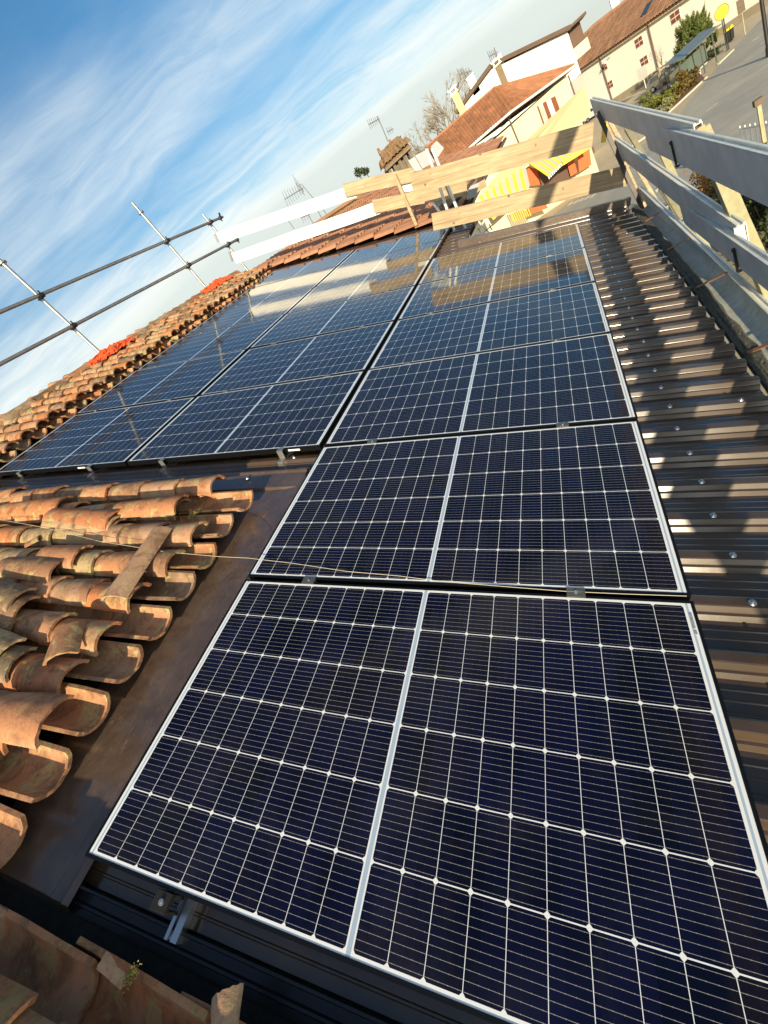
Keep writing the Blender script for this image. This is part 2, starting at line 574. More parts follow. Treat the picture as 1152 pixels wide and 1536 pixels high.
M['pale_yellow'] = mat('pale_yellow_sheet', (0.78, 0.68, 0.33), 0.7, 0, 0.06, 0.6)
M['yellow_wall'] = mat('yellow_plaster', (0.74, 0.60, 0.24), 0.85, 0, 0.08, 1.0)
M['roof_red'] = mat('red_roof_tiles', (0.34, 0.145, 0.068), 0.8, 0, 0.35, 0.8, 0, 1, tint=0.22)
M['roof_old'] = mat('old_roof_tiles', (0.42, 0.20, 0.11), 0.85, 0, 0.4, 3.0, 0, 1, col2=(0.30, 0.15, 0.09), tint=0.30)
M['roof_brown'] = mat('brown_roof_tiles', (0.26, 0.135, 0.075), 0.85, 0, 0.35, 0.7, 0, 1, tint=0.25)
M['eave_wood'] = mat('dark_eave_wood', (0.10, 0.055, 0.035), 0.7, 0, 0.2, 1)
M['shutter'] = mat('red_brown_shutter', (0.22, 0.065, 0.03), 0.6, 0, 0.2, 2)
M['glass'] = mat('dark_window_glass', (0.05, 0.06, 0.065), 0.08, 0, 0.2, 1, spec=0.8)
M['white_trim'] = mat('white_trim', (0.78, 0.76, 0.70), 0.5, 0, 0.08, 1)
M['pipe'] = mat('brown_downpipe', (0.13, 0.075, 0.05), 0.5, 0.3, 0.2, 2)
M['asphalt'] = mat('asphalt', (0.31, 0.30, 0.26), 0.9, 0, 0.25, 0.25, 0.1, 8, col2=(0.42, 0.39, 0.32))
M['pavement'] = mat('pavement', (0.42, 0.35, 0.25), 0.9, 0, 0.2, 0.4, 0.1, 6, col2=(0.52, 0.44, 0.31))
M['gravel'] = mat('gravel', (0.36, 0.31, 0.20), 0.95, 0, 0.55, 5, 0.9, 14, col2=(0.50, 0.44, 0.30))
M['soil'] = mat('brick_red_bed', (0.19, 0.085, 0.05), 0.95, 0, 0.3, 2)
M['paint'] = mat('road_paint', (0.70, 0.66, 0.52), 0.8, 0, 0.25, 1.5)
M['paint_y'] = mat('worn_yellow_paint', (0.55, 0.43, 0.20), 0.8, 0, 0.3, 1.5)
M['kerb'] = mat('kerb_stone', (0.50, 0.46, 0.38), 0.85, 0, 0.15, 2)
M['dark_metal'] = mat('dark_green_metal', (0.030, 0.042, 0.036), 0.45, 0.4, 0.2, 2)
M['rail_grey'] = mat('grey_white_paint', (0.66, 0.66, 0.62), 0.5, 0, 0.1, 3)
M['yellow_sign'] = mat('yellow_sign', (0.86, 0.56, 0.02), 0.45, 0, 0.05, 2)
M['red_panel'] = mat('orange_red_panel', (0.62, 0.105, 0.018), 0.6, 0, 0.15, 2)
M['yellow_slat'] = mat('yellow_slats', (0.85, 0.55, 0.06), 0.6, 0, 0.1, 2)
M['bark'] = mat('bark', (0.16, 0.12, 0.085), 0.9, 0, 0.3, 5)
M['stake'] = mat('stake_wood', (0.36, 0.27, 0.16), 0.8, 0, 0.2, 5)
M['car_grey'] = mat('silver_car_paint', (0.22, 0.22, 0.20), 0.25, 0.5, 0.08, 1, coat=0.6)
M['car_white'] = mat('white_car_paint', (0.75, 0.75, 0.73), 0.3, 0, 0.04, 1, coat=0.6)
M['rubber'] = mat('rubber', (0.015, 0.015, 0.015), 0.8, 0, 0.2, 5)
M['lamp_red'] = mat('red_lamp', (0.35, 0.02, 0.015), 0.3, 0, 0.1, 5)
M['label_white'] = mat('white_sticker', (0.82, 0.82, 0.80), 0.5, 0, 0.05, 30)
M['steel_dark'] = mat('dark_steel', (0.045, 0.04, 0.04), 0.45, 0.6, 0.25, 8)


def leaf_mat(name, c1, c2):
    m_ = bpy.data.materials.new(name)
    m_.use_nodes = True
    t = NT(m_.node_tree)
    at = t.n('ShaderNodeAttribute', attribute_name='tint').outputs['Fac']
    base = t.mix(at, c1, c2)
    p = t.n('ShaderNodeBsdfPrincipled')
    t.l(base, p.inputs['Base Color'])
    p.inputs['Roughness'].default_value = 0.6
    tr = t.n('ShaderNodeBsdfTranslucent')
    t.l(base, tr.inputs[0])
    mx = t.n('ShaderNodeMixShader')
    mx.inputs[0].default_value = 0.25
    t.l(p.outputs[0], mx.inputs[1]); t.l(tr.outputs[0], mx.inputs[2])
    o = t.n('ShaderNodeOutputMaterial')
    t.l(mx.outputs[0], o.inputs[0])
    return m_


M['leaf_pine'] = leaf_mat('pine_needles', (0.06, 0.095, 0.022), (0.21, 0.24, 0.065))
M['leaf_bush'] = leaf_mat('yellow_green_leaves', (0.09, 0.12, 0.015), (0.24, 0.24, 0.04))
M['leaf_dark'] = leaf_mat('dark_leaves', (0.018, 0.032, 0.012), (0.075, 0.10, 0.03))
M['leaf_brown'] = leaf_mat('brown_leaves', (0.08, 0.055, 0.015), (0.20, 0.14, 0.035))
M['leaf_dry'] = leaf_mat('dry_leaves', (0.18, 0.09, 0.02), (0.50, 0.26, 0.05))
M['leaf_pale'] = leaf_mat('pale_leaves', (0.14, 0.15, 0.06), (0.40, 0.38, 0.22))
M['moss'] = leaf_mat('moss_green', (0.20, 0.16, 0.03), (0.46, 0.36, 0.09))


def stripe_mat(name, c1, c2, per):
    m_ = bpy.data.materials.new(name)
    m_.use_nodes = True
    t = NT(m_.node_tree)
    uv = t.n('ShaderNodeUVMap', uv_map='UVMap')
    sp = t.n('ShaderNodeSeparateXYZ')
    t.l(uv.outputs[0], sp.inputs[0])
    f = t.m('GREATER_THAN', t.m('FRACT', t.m('MULTIPLY', sp.outputs[0], per)), 0.5)
    p = t.n('ShaderNodeBsdfPrincipled')
    t.l(t.mix(f, c1, c2), p.inputs['Base Color'])
    p.inputs['Roughness'].default_value = 0.8
    o = t.n('ShaderNodeOutputMaterial')
    t.l(p.outputs[0], o.inputs[0])
    return m_

# ================================================================== THE SETTING
mb = MB()
mb.quad((-900, -900, G), (1600, -900, G), (1600, 1100, G), (-900, 1100, G))
struct(mb, 'ground', M['pavement'])


def gquad(name, pts, m_, h):
    mb_ = MB()
    mb_.add([(p.x, p.y, G + h) for p in pts], [tuple(range(len(pts)))])
    a, b, c = [Vector(v) for v in mb_.v[:3]]
    if (b - a).cross(c - a).z < 0:
        mb_.f = [tuple(reversed(f)) for f in mb_.f]
    return struct(mb_, name, m_)


def gline(mb_, p, q, w, h):
    p, q = p.copy(), q.copy()
    d = (q - p); d.z = 0; d.normalize()
    n_ = Vector((-d.y, d.x, 0)) * w / 2
    vs = [p + n_, q + n_, q - n_, p - n_]
    vs = [Vector((v.x, v.y, G + h)) for v in vs]
    if (vs[1] - vs[0]).cross(vs[2] - vs[0]).z < 0:
        vs.reverse()
    mb_.add(vs, [(0, 1, 2, 3)])


# the road runs from below our roof towards the upper right of the picture
k1, k2 = at_z(870, 296), at_z(1150, 20)
road_pts = [at_z(806, 342), at_z(1011, 181), at_z(1100, 72), at_z(1200, -30), Vector((120, -60, G)), Vector((40, -60, G)),
            Vector((14, -14, G)), Vector((16, 2, G))]
gquad('road', road_pts, M['asphalt'], 0.012)
mb = MB()
gline(mb, at_z(806, 340), at_z(869, 294), 0.22, 0.018)
gline(mb, at_z(1000, 190), at_z(1098, 72), 0.16, 0.018)
struct(mb, 'yellow_edge_line', M['paint_y'])
mb = MB()
for i in range(5):
    t0 = i / 5.0
    a = at_z(853 + 42 * t0, 307 - 15 * t0)
    b = at_z(853 + 42 * (t0 + 0.13), 307 - 15 * (t0 + 0.13))
    gline(mb, a, b, 0.5, 0.02)
for (a, b) in [((1059, 167), (1076, 155)), ((1128, 62), (1138, 56)), ((1140, 67), (1150, 60))]:
    gline(mb, at_z(*a), at_z(*b), 0.30, 0.02)
gline(mb, at_z(1090, 138), at_z(1152, 97), 0.14, 0.02)
gline(mb, at_z(960, 270), at_z(985, 250), 0.18, 0.02)
struct(mb, 'road_marking', M['paint'])
# planting bed with its pale kerb
bed = [at_z(995, 178), at_z(1058, 118), at_z(1046, 108), at_z(1018, 118), at_z(965, 162), at_z(975, 176)]
gquad('planting_bed', bed, M['soil'], 0.03)
mb = MB()
for a, b in ((at_z(990, 182), at_z(1060, 117)), (at_z(940, 226), at_z(973, 203)), (at_z(1078, 97), at_z(1100, 76))):
    d = (b - a).normalized(); n_ = Vector((-d.y, d.x, 0)) * 0.09
    mb.obox((a + b) / 2 + Vector((0, 0, 0.06)), (b - a) / 2, n_, (0, 0, 0.06))
struct(mb, 'kerb', M['kerb'])
# gravel yard below the eave boards
gquad('gravel_yard', [at_z(1030, 365), at_z(1075, 405), Vector((14, -2.2, G)), Vector((6, -2.2, G)), Vector((6, -6, G)), Vector((18, -6, G)), at_z(1152, 360), at_z(1095, 345)], M['gravel'], 0.016)

# ================================================================== OUR HOUSE
house = thing('house', 'house under the camera with a brown ribbed metal roof edged by old clay tiles', 'house', (3.5, 2.7, G))
mb = MB()
mb.box(-2.5, 6.9, -0.45, 6.0, G, -0.62)
mb.box(6.9, 8.6, 1.6, 6.0, G, 0.10)
mb.build('wall', M['cream_wall'], house)
mb = MB()                                           # boarding under everything
mb.rbox(-2.5, 6.96, -0.58, 1.6, -0.24, -0.115)
mb.rbox(-2.5, 8.72, 1.6, 6.5, -0.24, -0.115)
mb.build('roof_boarding', M['membrane'], house)
mb = MB()                                           # far slope behind the ridge
mb.quad(rp(-2.5, 6.5, -0.02), rp(8.72, 6.5, -0.02), Vector((8.72, 11.5, 0.4)), Vector((-2.5, 11.5, 0.4)))
mb.build('rear_roof_slope', M['roof_old'], house)


def rib_sheet(mb_, u0, u1, v0, v1):
    """ribbed steel: ribs every 0.2 m, with a groove in each flank and fine lines in the pans"""
    prof = [(0.035, -.1), (0.046, -.0835), (0.0555, -.0825), (0.0565, -.080), (0.067, -.062), (0.072, -.060), (0.102, -.060), (0.108, -.062),
            (0.118, -.078), (0.122, -.083), (0.126, -.083), (0.139, -.1),
            (0.165, -.1), (0.168, -.0975), (0.172, -.0975), (0.175, -.1), (0.198, -.1), (0.201, -.0975), (0.205, -.0975), (0.208, -.1)]
    pts = []
    k = math.floor(u0 / 0.2) - 1
    while k * 0.2 < u1 + 0.3:
        for (du, w) in prof:
            u = k * 0.2 + du
            if u0 <= u <= u1:
                pts.append((u, w))
        k += 1
    vs, fs = [], []
    for (u, w) in pts:
        vs += [rp(u, v0, w), rp(u, v1, w)]
    for i in range(len(pts) - 1):
        fs.append((2 * i, 2 * i + 2, 2 * i + 3, 2 * i + 1))
    mb_.add(vs, fs)
    # cut ends at the eave: thin return
    for i in range(len(pts) - 1):
        (ua, wa), (ub, wb) = pts[i], pts[i + 1]
        mb_.add([rp(ua, v0, wa), rp(ub, v0, wb), rp(ub, v0 - .001, wb - .003), rp(ua, v0 - .001, wa - .003)], [(0, 3, 2, 1)])


mb = MB()
rib_sheet(mb, -0.07, 1.9651, -0.60, 1.82)
rib_sheet(mb, 1.9649, 6.96, -0.60, 5.44)
rib_sheet(mb, 6.96, 8.70, 1.45, 5.44)
sheet = mb.build('metal_sheet', M['brown_metal'], house)
# roofing screws with their washers, one a rib
scr = None
r2 = random.Random(3)
spots = [(0.085 + 0.2 * k, -0.173 + r2.uniform(-.006, .006)) for k in range(0, 34)]
spots += [(2.087 - .2, 2.27), (1.887, 3.35), (1.887, 4.2), (1.887, 4.9), (2.087, 2.0), (6.887, 0.2), (6.887, 1.2), (5.685, -.42), (6.285, -.40), (2.285, -0.47)]
for (u, v) in spots:
    if scr is None:
        mb = MB()
        p = rp(u, v, -.0595)
        mb.tube(p, p + RN * .0025, .0125, .011, 14)
        mb.tube(p + RN * .0025, p + RN * .0045, .0095, .0085, 12)
        mb.tube(p + RN * .0045, p + RN * .0115, .0052, .0052, 6)
        scr = mb.build('screw', M['zinc'], sheet)
        s0 = (u, v)
    else:
        o = scr.copy()
        COL.objects.link(o)
        o.parent = sheet
        o.location = RU * (u - s0[0]) + RV * (v - s0[1])

# flashings: left of the near panels, in front of the upper field, at the far gable
mb = MB()


def sweep_u(mb_, prof, u0, u1, wob=0.0):
    """profile in (v, w), swept along u"""
    n = max(2, int((u1 - u0) / 0.08))
    vs, fs = [], []
    for i in range(n + 1):
        u = u0 + (u1 - u0) * i / n
        for (v, w) in prof:
            vs.append(rp(u, v, w + wob * mnoise.noise(Vector((u * 5, v * 9, 3)))))
    m_ = len(prof)
    for i in range(n):
        for j in range(m_ - 1):
            fs.append((i * m_ + j, (i + 1) * m_ + j, (i + 1) * m_ + j + 1, i * m_ + j + 1))
    mb_.add(vs, fs, smooth=False)


def sweep_v(mb_, prof, v0, v1, wob=0.0):
    n = max(2, int((v1 - v0) / 0.08))
    vs, fs = [], []
    for i in range(n + 1):
        v = v0 + (v1 - v0) * i / n
        for (u, w) in prof:
            vs.append(rp(u, v, w + wob * mnoise.noise(Vector((u * 9, v * 5, 7)))))
    m_ = len(prof)
    for i in range(n):
        for j in range(m_ - 1):
            fs.append((i * m_ + j, i * m_ + j + 1, (i + 1) * m_ + j + 1, (i + 1) * m_ + j))
    mb_.add(vs, fs)


sweep_u(mb, [(1.772, -.062), (1.800, -.058), (1.815, -.070), (1.862, -.073), (1.868, -.077), (1.93, -.083), (2.30, -.098)], -0.115, 1.90, .004)
# its dog-eared lower end
e = [rp(-.115, 1.772, -.062), rp(-.115, 1.862, -.073), rp(-.115, 2.2, -.092)]
mb.add([e[0], e[1], e[2], rp(-.135, 2.15, -.125), rp(-.155, 1.98, -.15), rp(-.14, 1.86, -.13), rp(-.128, 1.78, -.10)], [(0, 6, 5, 1), (1, 5, 4, 3, 2)])
mb.build('side_flashing', M['brown_flash'], house)
mb = MB()
sweep_v(mb, [(1.78, -.10), (1.80, -.072), (1.935, -.070), (1.95, -.060), (1.962, -.060), (1.970, -.072), (1.985, -.098)], 1.84, 5.44, .002)
mb.build('cross_flashing', M['brown_flash'], house)
mb = MB()
sweep_v(mb, [(8.475, -.06), (8.48, -.03), (8.60, -.02), (8.74, -.022), (8.755, -.05), (8.755, -.20)], 1.62, 5.95, .003)
sweep_v(mb, [(6.92, -.062), (6.925, .012), (6.985, .016), (7.0, .0), (7.0, -.22)], -.62, 1.50, .003)
mb.build('gable_flashing', M['brown_flash'], house)
mb = MB()
sweep_u(mb, [(5.335, -.07), (5.35, -.045), (5.47, -.05), (5.7, -.085)], 1.9, 8.70, .002)
mb.build('top_flashing', M['brown_flash'], house)
mb = MB()                                           # stepped dark trim along the near end
sweep_v(mb, [(-.066, -.066), (-.072, -.066), (-.078, -.098), (-.098, -.100), (-.102, -.090), (-.108, -.090), (-.112, -.104), (-.128, -.106), (-.13, -.14)], -.62, 1.80, .0015)
mb.build('end_trim', M['black_trim'], house)

# gutter with copper coloured straps
mb = MB()
arc = []
for i in range(11):
    t = math.pi * (0.02 + 0.96 * i / 10)
    arc.append((-0.665 + 0.083 * math.cos(t) * 1.0, -0.345 - 0.075 * math.sin(t)))
arc = [(-.582, -.335)] + arc + [(-.757, -.335), (-.752, -.331)]
n = 90
vs, fs = [], []
for i in range(n + 1):
    x = -1.6 + 8.56 * i / n
    for (y, z) in arc:
        vs.append(Vector((x, y, z + .003 * mnoise.noise(Vector((x * 4, y * 20, 0))))))
m_ = len(arc)
for i in range(n):
    for j in range(m_ - 1):
        fs.append((i * m_ + j, i * m_ + j + 1, (i + 1) * m_ + j + 1, (i + 1) * m_ + j))
mb.add(vs, fs, smooth=True)
gut = mb.build('gutter', M['gutter'], house)
for x in (1.8, 2.82, 3.93, 4.96, 6.12):
    mb = MB()
    mb.bar((x, -.57, -.326), (x, -.757, -.327), .028, .004)
    mb.build('gutter_strap', M['copper'], gut)
mb = MB()                                           # grit washed to the eave
rg = random.Random(5)
nx, ny = 300, 7
vs, fs = [], []
for i in range(nx + 1):
    x = -1.0 + 7.95 * i / nx
    for j in range(ny + 1):
        y = -.54 - (0.085 + .018 * mnoise.noise(Vector((x * 4, 0, 1)))) * j / ny
        vs.append((x, y, -.337 + .005 * mnoise.noise(Vector((x * 30, y * 60, 2))) - (.012 if j in (0, ny) else 0)))
for i in range(nx):
    for j in range(ny):
        a = i * (ny + 1) + j
        fs.append((a, a + 1, a + ny + 2, a + ny + 1))
mb.add(vs, fs)
gr = mb.build('gutter_grit', M['debris'], gut)


# ------------------------------------------------------------------ clay tiles
def tile_into(mb_, p, du, dv, dn, L, r0, r1, th, convex=True, arc=155, tint=0.5, seg=9, seed=0, dep=0.72):
    """half-pipe tile: p is the middle of its lower end on the axis, dv runs up the slope"""
    a0 = rad(90 - arc / 2)
    nl = 3
    vs = []
    for lay in (0, 1):
        for i in range(nl + 1):
            s_ = i / nl
            r = r0 + (r1 - r0) * s_ - (th if lay else 0)
            for j in range(seg + 1):
                t = a0 + rad(arc) * j / seg
                x = r * math.cos(t)
                z = r * math.sin(t) * dep
                if not convex:
                    z = -z
                wob = 1 + 0.05 * mnoise.noise(Vector((seed * 3.7 + x * 12, s_ * 2.5, z * 12)))
                jag = 0.005 * mnoise.noise(Vector((seed * 1.9, j * 0.9, 3 if i else 9))) if i in (0, nl) else 0
                vs.append(p + du * (x * wob) + dn * (z * wob) + dv * (L * s_ + jag))
    A = (nl + 1) * (seg + 1)
    w_ = seg + 1
    fs = []
    for i in range(nl):
        for j in range(seg):
            a = i * w_ + j
            q = (a, a + 1, a + w_ + 1, a + w_)
            q2 = (A + a, A + a + w_, A + a + w_ + 1, A + a + 1)
            fs.append(q); fs.append(q2)
    b1 = len(mb_.v)
    mb_.add(vs, fs, tint, 0, True)
    # edges
    ef = []
    for j in range(seg):
        ef.append((j, A + j, A + j + 1, j + 1))
        k = nl * w_ + j
        ef.append((k, k + 1, A + k + 1, A + k))
    for i in range(nl):
        a = i * w_
        ef.append((a, a + w_, A + a + w_, A + a))
        a = i * w_ + seg
        ef.append((a, A + a, A + a + w_, a + w_))
    mb_.add(vs, ef, tint)


rt = random.Random(11)


def tint_():
    return rt.random() if rt.random() < .75 else rt.uniform(.3, .7)


def channel_row(mb_, uc, v0, v1, w=0.025):
    v = v0
    i = 0
    while v < v1:
        L = 0.46
        tilt = 0.028
        o_ = rp(uc + rt.uniform(-.007, .007), v, w + rt.uniform(-.004, .004) + .0)
        dv = (RV + RN * (-tilt) + RU * rt.uniform(-.012, .012)).normalized()
        tile_into(mb_, o_, RU, dv, RN, L, .088, .096, .015, False, 158, tint_(), 9, rt.random() * 50, .86)
        v += 0.37 + rt.uniform(-.015, .015)
        i += 1


def cover_row(mb_, uc, v0, v1, w=0.012, messy=0.0):
    v = v0
    while v < v1:
        L = 0.46 + rt.uniform(-.02, .02)
        o_ = rp(uc + rt.uniform(-.01, .01) * (1 + messy), v, w + rt.uniform(-.004, .006) + .014)
        dv = (RV + RN * (-.034 + messy * rt.uniform(0, .02)) + RU * rt.uniform(-.02, .02) * (1 + messy)).normalized()
        tile_into(mb_, o_, RU, dv, RN, L, .088, .072, .015, True, 160, tint_(), 9, rt.random() * 50, .84)
        v += 0.285 + rt.uniform(-.04, .05)


TP = 0.205
mb = MB()                                           # near field, left of the panels
for k in range(0, 9):
    channel_row(mb, -0.05 + TP * k, 2.085 + rt.uniform(-.02, .012), 6.5)
start = {0: 2.33, 1: 2.36, 2: 2.30, 3: 2.27, 4: 2.24, 5: 2.22, 6: 2.20, 7: 2.42}
for k in range(-1, 9):
    cover_row(mb, -0.05 + TP * (k + .5), start.get(k, 2.3) + rt.uniform(-.03, .03), 6.45, messy=0.6)
mb.build('near_tile_field', M['clay'], house)
mb = MB()                                           # tiles running down past the near end of the panels
for k in range(-7, 0):
    channel_row(mb, -0.05 + TP * k + .012, -.72 + rt.uniform(-.02, .02), 6.5, .015)
for k in range(-7, -1):
    cover_row(mb, -0.05 + TP * (k + .5) + .012, -.66 + rt.uniform(-.06, .06), 6.45, .0, 0.3)
mb.build('lower_tile_field', M['clay_low'], house)
mb = MB()                                           # strip between the panels and the ridge
for k in range(9, 43):
    channel_row(mb, -0.05 + TP * k, 5.50 + rt.uniform(-.02, .02), 6.5)
for k in range(8, 43):
    cover_row(mb, -0.05 + TP * (k + .5), 5.55 + rt.uniform(-.05, .05), 6.45, messy=0.5)
mb.build('ridge_tile_strip', M['clay'], house)
mb = MB()
u = -2.3
while u < 8.6:
    tile_into(mb, rp(u, 6.52, .02 + rt.uniform(-.008, .008)) , RV, (RU + RN * .03).normalized(), RN, .46, .115, .10, .016, True, 165, tint_(), 9, rt.random() * 50, .85)
    u += .36
mb.build('ridge_cap', M['clay_clean'], house)


# loose tiles lying on the roof: each a thing
def loose(px_a, px_b, wa, wb, label, r0=.088, r1=.076, convex=True, roll=0.0, tint=.6, L=None, m_='clay', name='loose_tile', arc=150, dep=.72):
    a, b = at_w(*px_a, wa), at_w(*px_b, wb)
    dv = (b - a)
    if L is None:
        L = dv.length
    dv.normalize()
    du = RN.cross(dv) * -1
    du = dv.cross(RN).normalized()
    dn = du.cross(dv)
    du, dn = du * math.cos(roll) + dn * math.sin(roll), dn * math.cos(roll) - du * math.sin(roll)
    mb_ = MB()
    tile_into(mb_, a, du, dv, dn, L, r0, r1, .015, convex, arc, tint, 10, rt.random() * 60, dep)
    return single(mb_, name, M[m_], label, 'roof tile', 'loose clay tiles lying on the near tiles')


loose((177, 905), (247, 800), .075, .075, 'long pale pink curved clay tile lying slantwise across the tile ends', .085, .075, tint=.78, m_='clay_clean', arc=125)
loose((177, 783), (80, 776), .078, .080, 'topmost tile of the stack of curved clay tiles near the metal strip', tint=.35)
loose((180, 790), (78, 786), .056, .058, 'tile in the middle of the stacked pile of curved clay tiles', tint=.85)
loose((182, 796), (82, 795), .034, .036, 'bottom tile of the stacked pile of curved clay tiles', tint=.8)
loose((100, 760), (8, 768), .080, .085, 'brown curved tile with yellow lichen patch beside the tile stack', tint=.45)
loose((62, 812), (42, 822), .055, .060, 'broken orange tile shard leaning beneath the stacked tiles', .05, .045, tint=.55, arc=90)
loose((128, 838), (70, 835), .070, .075, 'reddish tile with a white smear lying on its neighbours', tint=.55, m_='clay_clean')
loose((95, 858), (10, 852), .075, .085, 'brown tile with yellow lichen band above the moss covered pile', tint=.2)
loose((98, 992), (110, 945), .070, .085, 'short weathered tile turned across the row with a mortar lump', tint=.2, arc=140)
loose((38, 905), (-20, 885), .095, .115, 'mossy grey curved tile on top of the pile at the left edge', tint=.05)
loose((45, 918), (-20, 905), .072, .090, 'grey brown curved tile under the mossy tile at the left edge', tint=.1)
loose((20, 985), (-40, 955), .090, .110, 'pale yellow lichened tile above a dark pair at the left edge', tint=.95)
loose((38, 1000), (-40, 985), .065, .085, 'dark curved tile beneath the pale lichened tile at left', tint=.0)
loose((90, 1085), (-30, 1068), .080, .10, 'orange half round tile overhanging the lowest channel tiles at left', .10, .085, tint=.55, m_='clay_clean')
o = loose((276, 760), (180, 768), .072, .075, 'orange tile covered in pale lichen beside the moss tuft', tint=.5)
# slivers of slate-thin shard at the lower edge of the picture
loose((352, 1495), (345, 1560), -.02, .0, 'pointed clay shard standing at the bottom edge beside black trim', .06, .05, tint=.75, arc=80, m_='clay_clean')
loose((195, 1470), (160, 1440), -.03, -.03, 'thin broken clay strip lying behind the long front channel tile', .03, .03, tint=.75, arc=70, m_='clay_clean')


# moss tufts
def moss(px, w, n, rad_, label, mat_='moss'):
    c = at_w(*px, w)
    mb_ = MB()
    for i in range(n):
        d = Vector((rt.gauss(0, 1), rt.gauss(0, 1), abs(rt.gauss(0, .35))))
        p = c + (d - RN * RN.dot(d) * .6) * rad_ * .42
        x = Vector((rt.gauss(0, 1), rt.gauss(0, 1), rt.gauss(0, 1))).normalized()
        y = x.orthogonal().normalized()
        s_ = rad_ * rt.uniform(.10, .2)
        mb_.add([p, p + x * s_, p + (x + y) * s_ * .7, p + y * s_], [(0, 1, 2, 3)], rt.random())
    return single(mb_, 'moss_tuft', M[mat_], label, 'moss')


moss((290, 772), .035, 420, .035, 'olive moss tuft between the orange lichened tile and the last tile')
moss((265, 790), .045, 160, .022, 'small yellow moss tuft beside the top of the slanting pale tile')
moss((196, 1465), .012, 320, .022, 'yellow moss tuft on the rim of the long front channel tile')

# ================================================================== SOLAR PANELS
def uv_build(mb_, name, m_, parent, uvf):
    o = mb_.build(name, m_, parent)
    me = o.data
    l = me.uv_layers.new(name='UVMap')
    for lp in me.loops:
        l.data[lp.index].uv = uvf(me.vertices[lp.vertex_index].co)
    return o


ROT = RM.to_4x4()


def make_panel():
    root = thing('solar_panel', '-', 'solar panel')
    root.location = (0, 0, 0)
    # local axes: x along u (0..PH), y along v (0..PW), z off the roof; top of glass at z = 0
    lip, dep = 0.0095, 0.035
    mb_ = MB()
    for (x0, x1, y0, y1) in ((0, lip, 0, PW), (PH - lip, PH, 0, PW), (lip, PH - lip, 0, lip), (lip, PH - lip, PW - lip, PW)):
        mb_.box(x0, x1, y0, y1, -dep, 0.0012)
    mb_.build('frame', M['black_frame'], root)
    mb_ = MB()
    nx_, ny_ = 1, 1
    mb_.quad((lip, lip, 0), (PH - lip, lip, 0), (PH - lip, PW - lip, 0), (lip, PW - lip, 0))
    mb_.quad((lip, lip, -.006), (lip, PW - lip, -.006), (PH - lip, PW - lip, -.006), (PH - lip, lip, -.006))
    uv_build(mb_, 'glass_front', M['cells'], root, lambda c: (c.y, c.x))
    return root


def panel_copy(root):
    o = root.copy()
    COL.objects.link(o)
    for ch in root.children:
        c = ch.copy()
        COL.objects.link(c)
        c.parent = o
        ORG[c.name] = Vector((0, 0, 0))
    return o


proto = make_panel()
rowword = ['nearest', 'second', 'third', 'fourth', 'fifth', 'farthest']
colword = ['in the eave column next to the ribbed metal strip', 'in the middle column', 'in the upper column below the ridge tiles']
rp_ = random.Random(21)
first = True
jit = {}
for c in range(3):
    for r in range(6):
        o = proto if first else panel_copy(proto)
        first = False
        row = r if c == 0 else r + 2
        u, v = row * PITCH + rp_.uniform(-.001, .001), c * (PW + GV) + rp_.uniform(-.002, .002)
        tl = Matrix.Rotation(rad(rp_.uniform(-.10, .10)), 4, 'X') @ Matrix.Rotation(rad(rp_.uniform(-.12, .12)), 4, 'Y')
        o.matrix_world = Matrix.Translation(rp(u, v, rp_.uniform(-.0008, .0008))) @ ROT @ tl
        ORG[o.name] = rp(u, v)
        lab = '%s black framed solar panel %s' % (rowword[r], colword[c])
        if c == 0 and r == 0:
            lab = 'largest looking solar panel in front, white cell grid, beside the loose tiles'
        if c == 0 and r == 1:
            lab = 'solar panel crossed by a thin string, just beyond the front panel'
        tag(o, lab, 'solar panel', 'solar panels covering the metal roof')
        jit[(c, r)] = o
# stickers on the two front edges of the upper field
for (c, fr) in ((1, 0.115), (2, 0.30)):
    mb_ = MB()
    y = PW * fr
    mb_.box(-.0012, 0, y - .045, y + .045, -.024, -.011)
    me_o = mb_.build('sticker', M['label_white'], None)
    me_o.parent = jit[(c, 0)]
# serial strip on the white margin of the front panel
mb_ = MB()
for k, (a, b) in enumerate(((.03, .085), (.092, .105))):
    mb_.box(1.038 - b - .015, 1.038 - a - .015, .0145, .0215, .0004, .0011)
s_ = mb_.build('serial_label', mat('grey_print', (.34, .36, .38), .4, 0, .5, 160), None)
s_.parent = jit[(0, 0)]

# mid clamps between the rows, end clamps at the near edges
def clamp_mesh():
    mb_ = MB()
    mb_.box(-.019, .019, -.030, .030, .0016, .0048)
    mb_.box(-.008, .008, -.029, .029, -.05, .0016)
    return mb_


cl0 = None
names_r = ['first and second', 'second and third', 'third and fourth', 'fourth and fifth', 'fifth and sixth']
names_c = ['eave', 'middle', 'upper']
names_s = ['lower', 'upper']
for c in range(3):
    for r in range(1, 6):
        for j, vv in enumerate((0.342, 1.418)):
            row = r if c == 0 else r + 2
            p = rp(row * PITCH - .010, c * (PW + GV) + vv, 0)
            if cl0 is None:
                cl0 = thing('panel_clamp', '-', 'clamp')
                clamp_mesh().build('clamp_plate', mat('dull_clamp', (.20, .19, .15), .4, .7, .2, 20), cl0)
                mb_ = MB()
                mb_.tube((0, 0, .0048), (0, 0, .0085), .0062, .0062, 8)
                mb_.build('bolt', M['zinc'], cl0)
                o = cl0
            else:
                o = panel_copy(cl0)
            o.matrix_world = Matrix.Translation(p) @ ROT
            tag(o, '%s clamp between the %s panels of the %s column' % (names_s[j], names_r[r - 1], names_c[c]), 'clamp', 'clamps between solar panels')

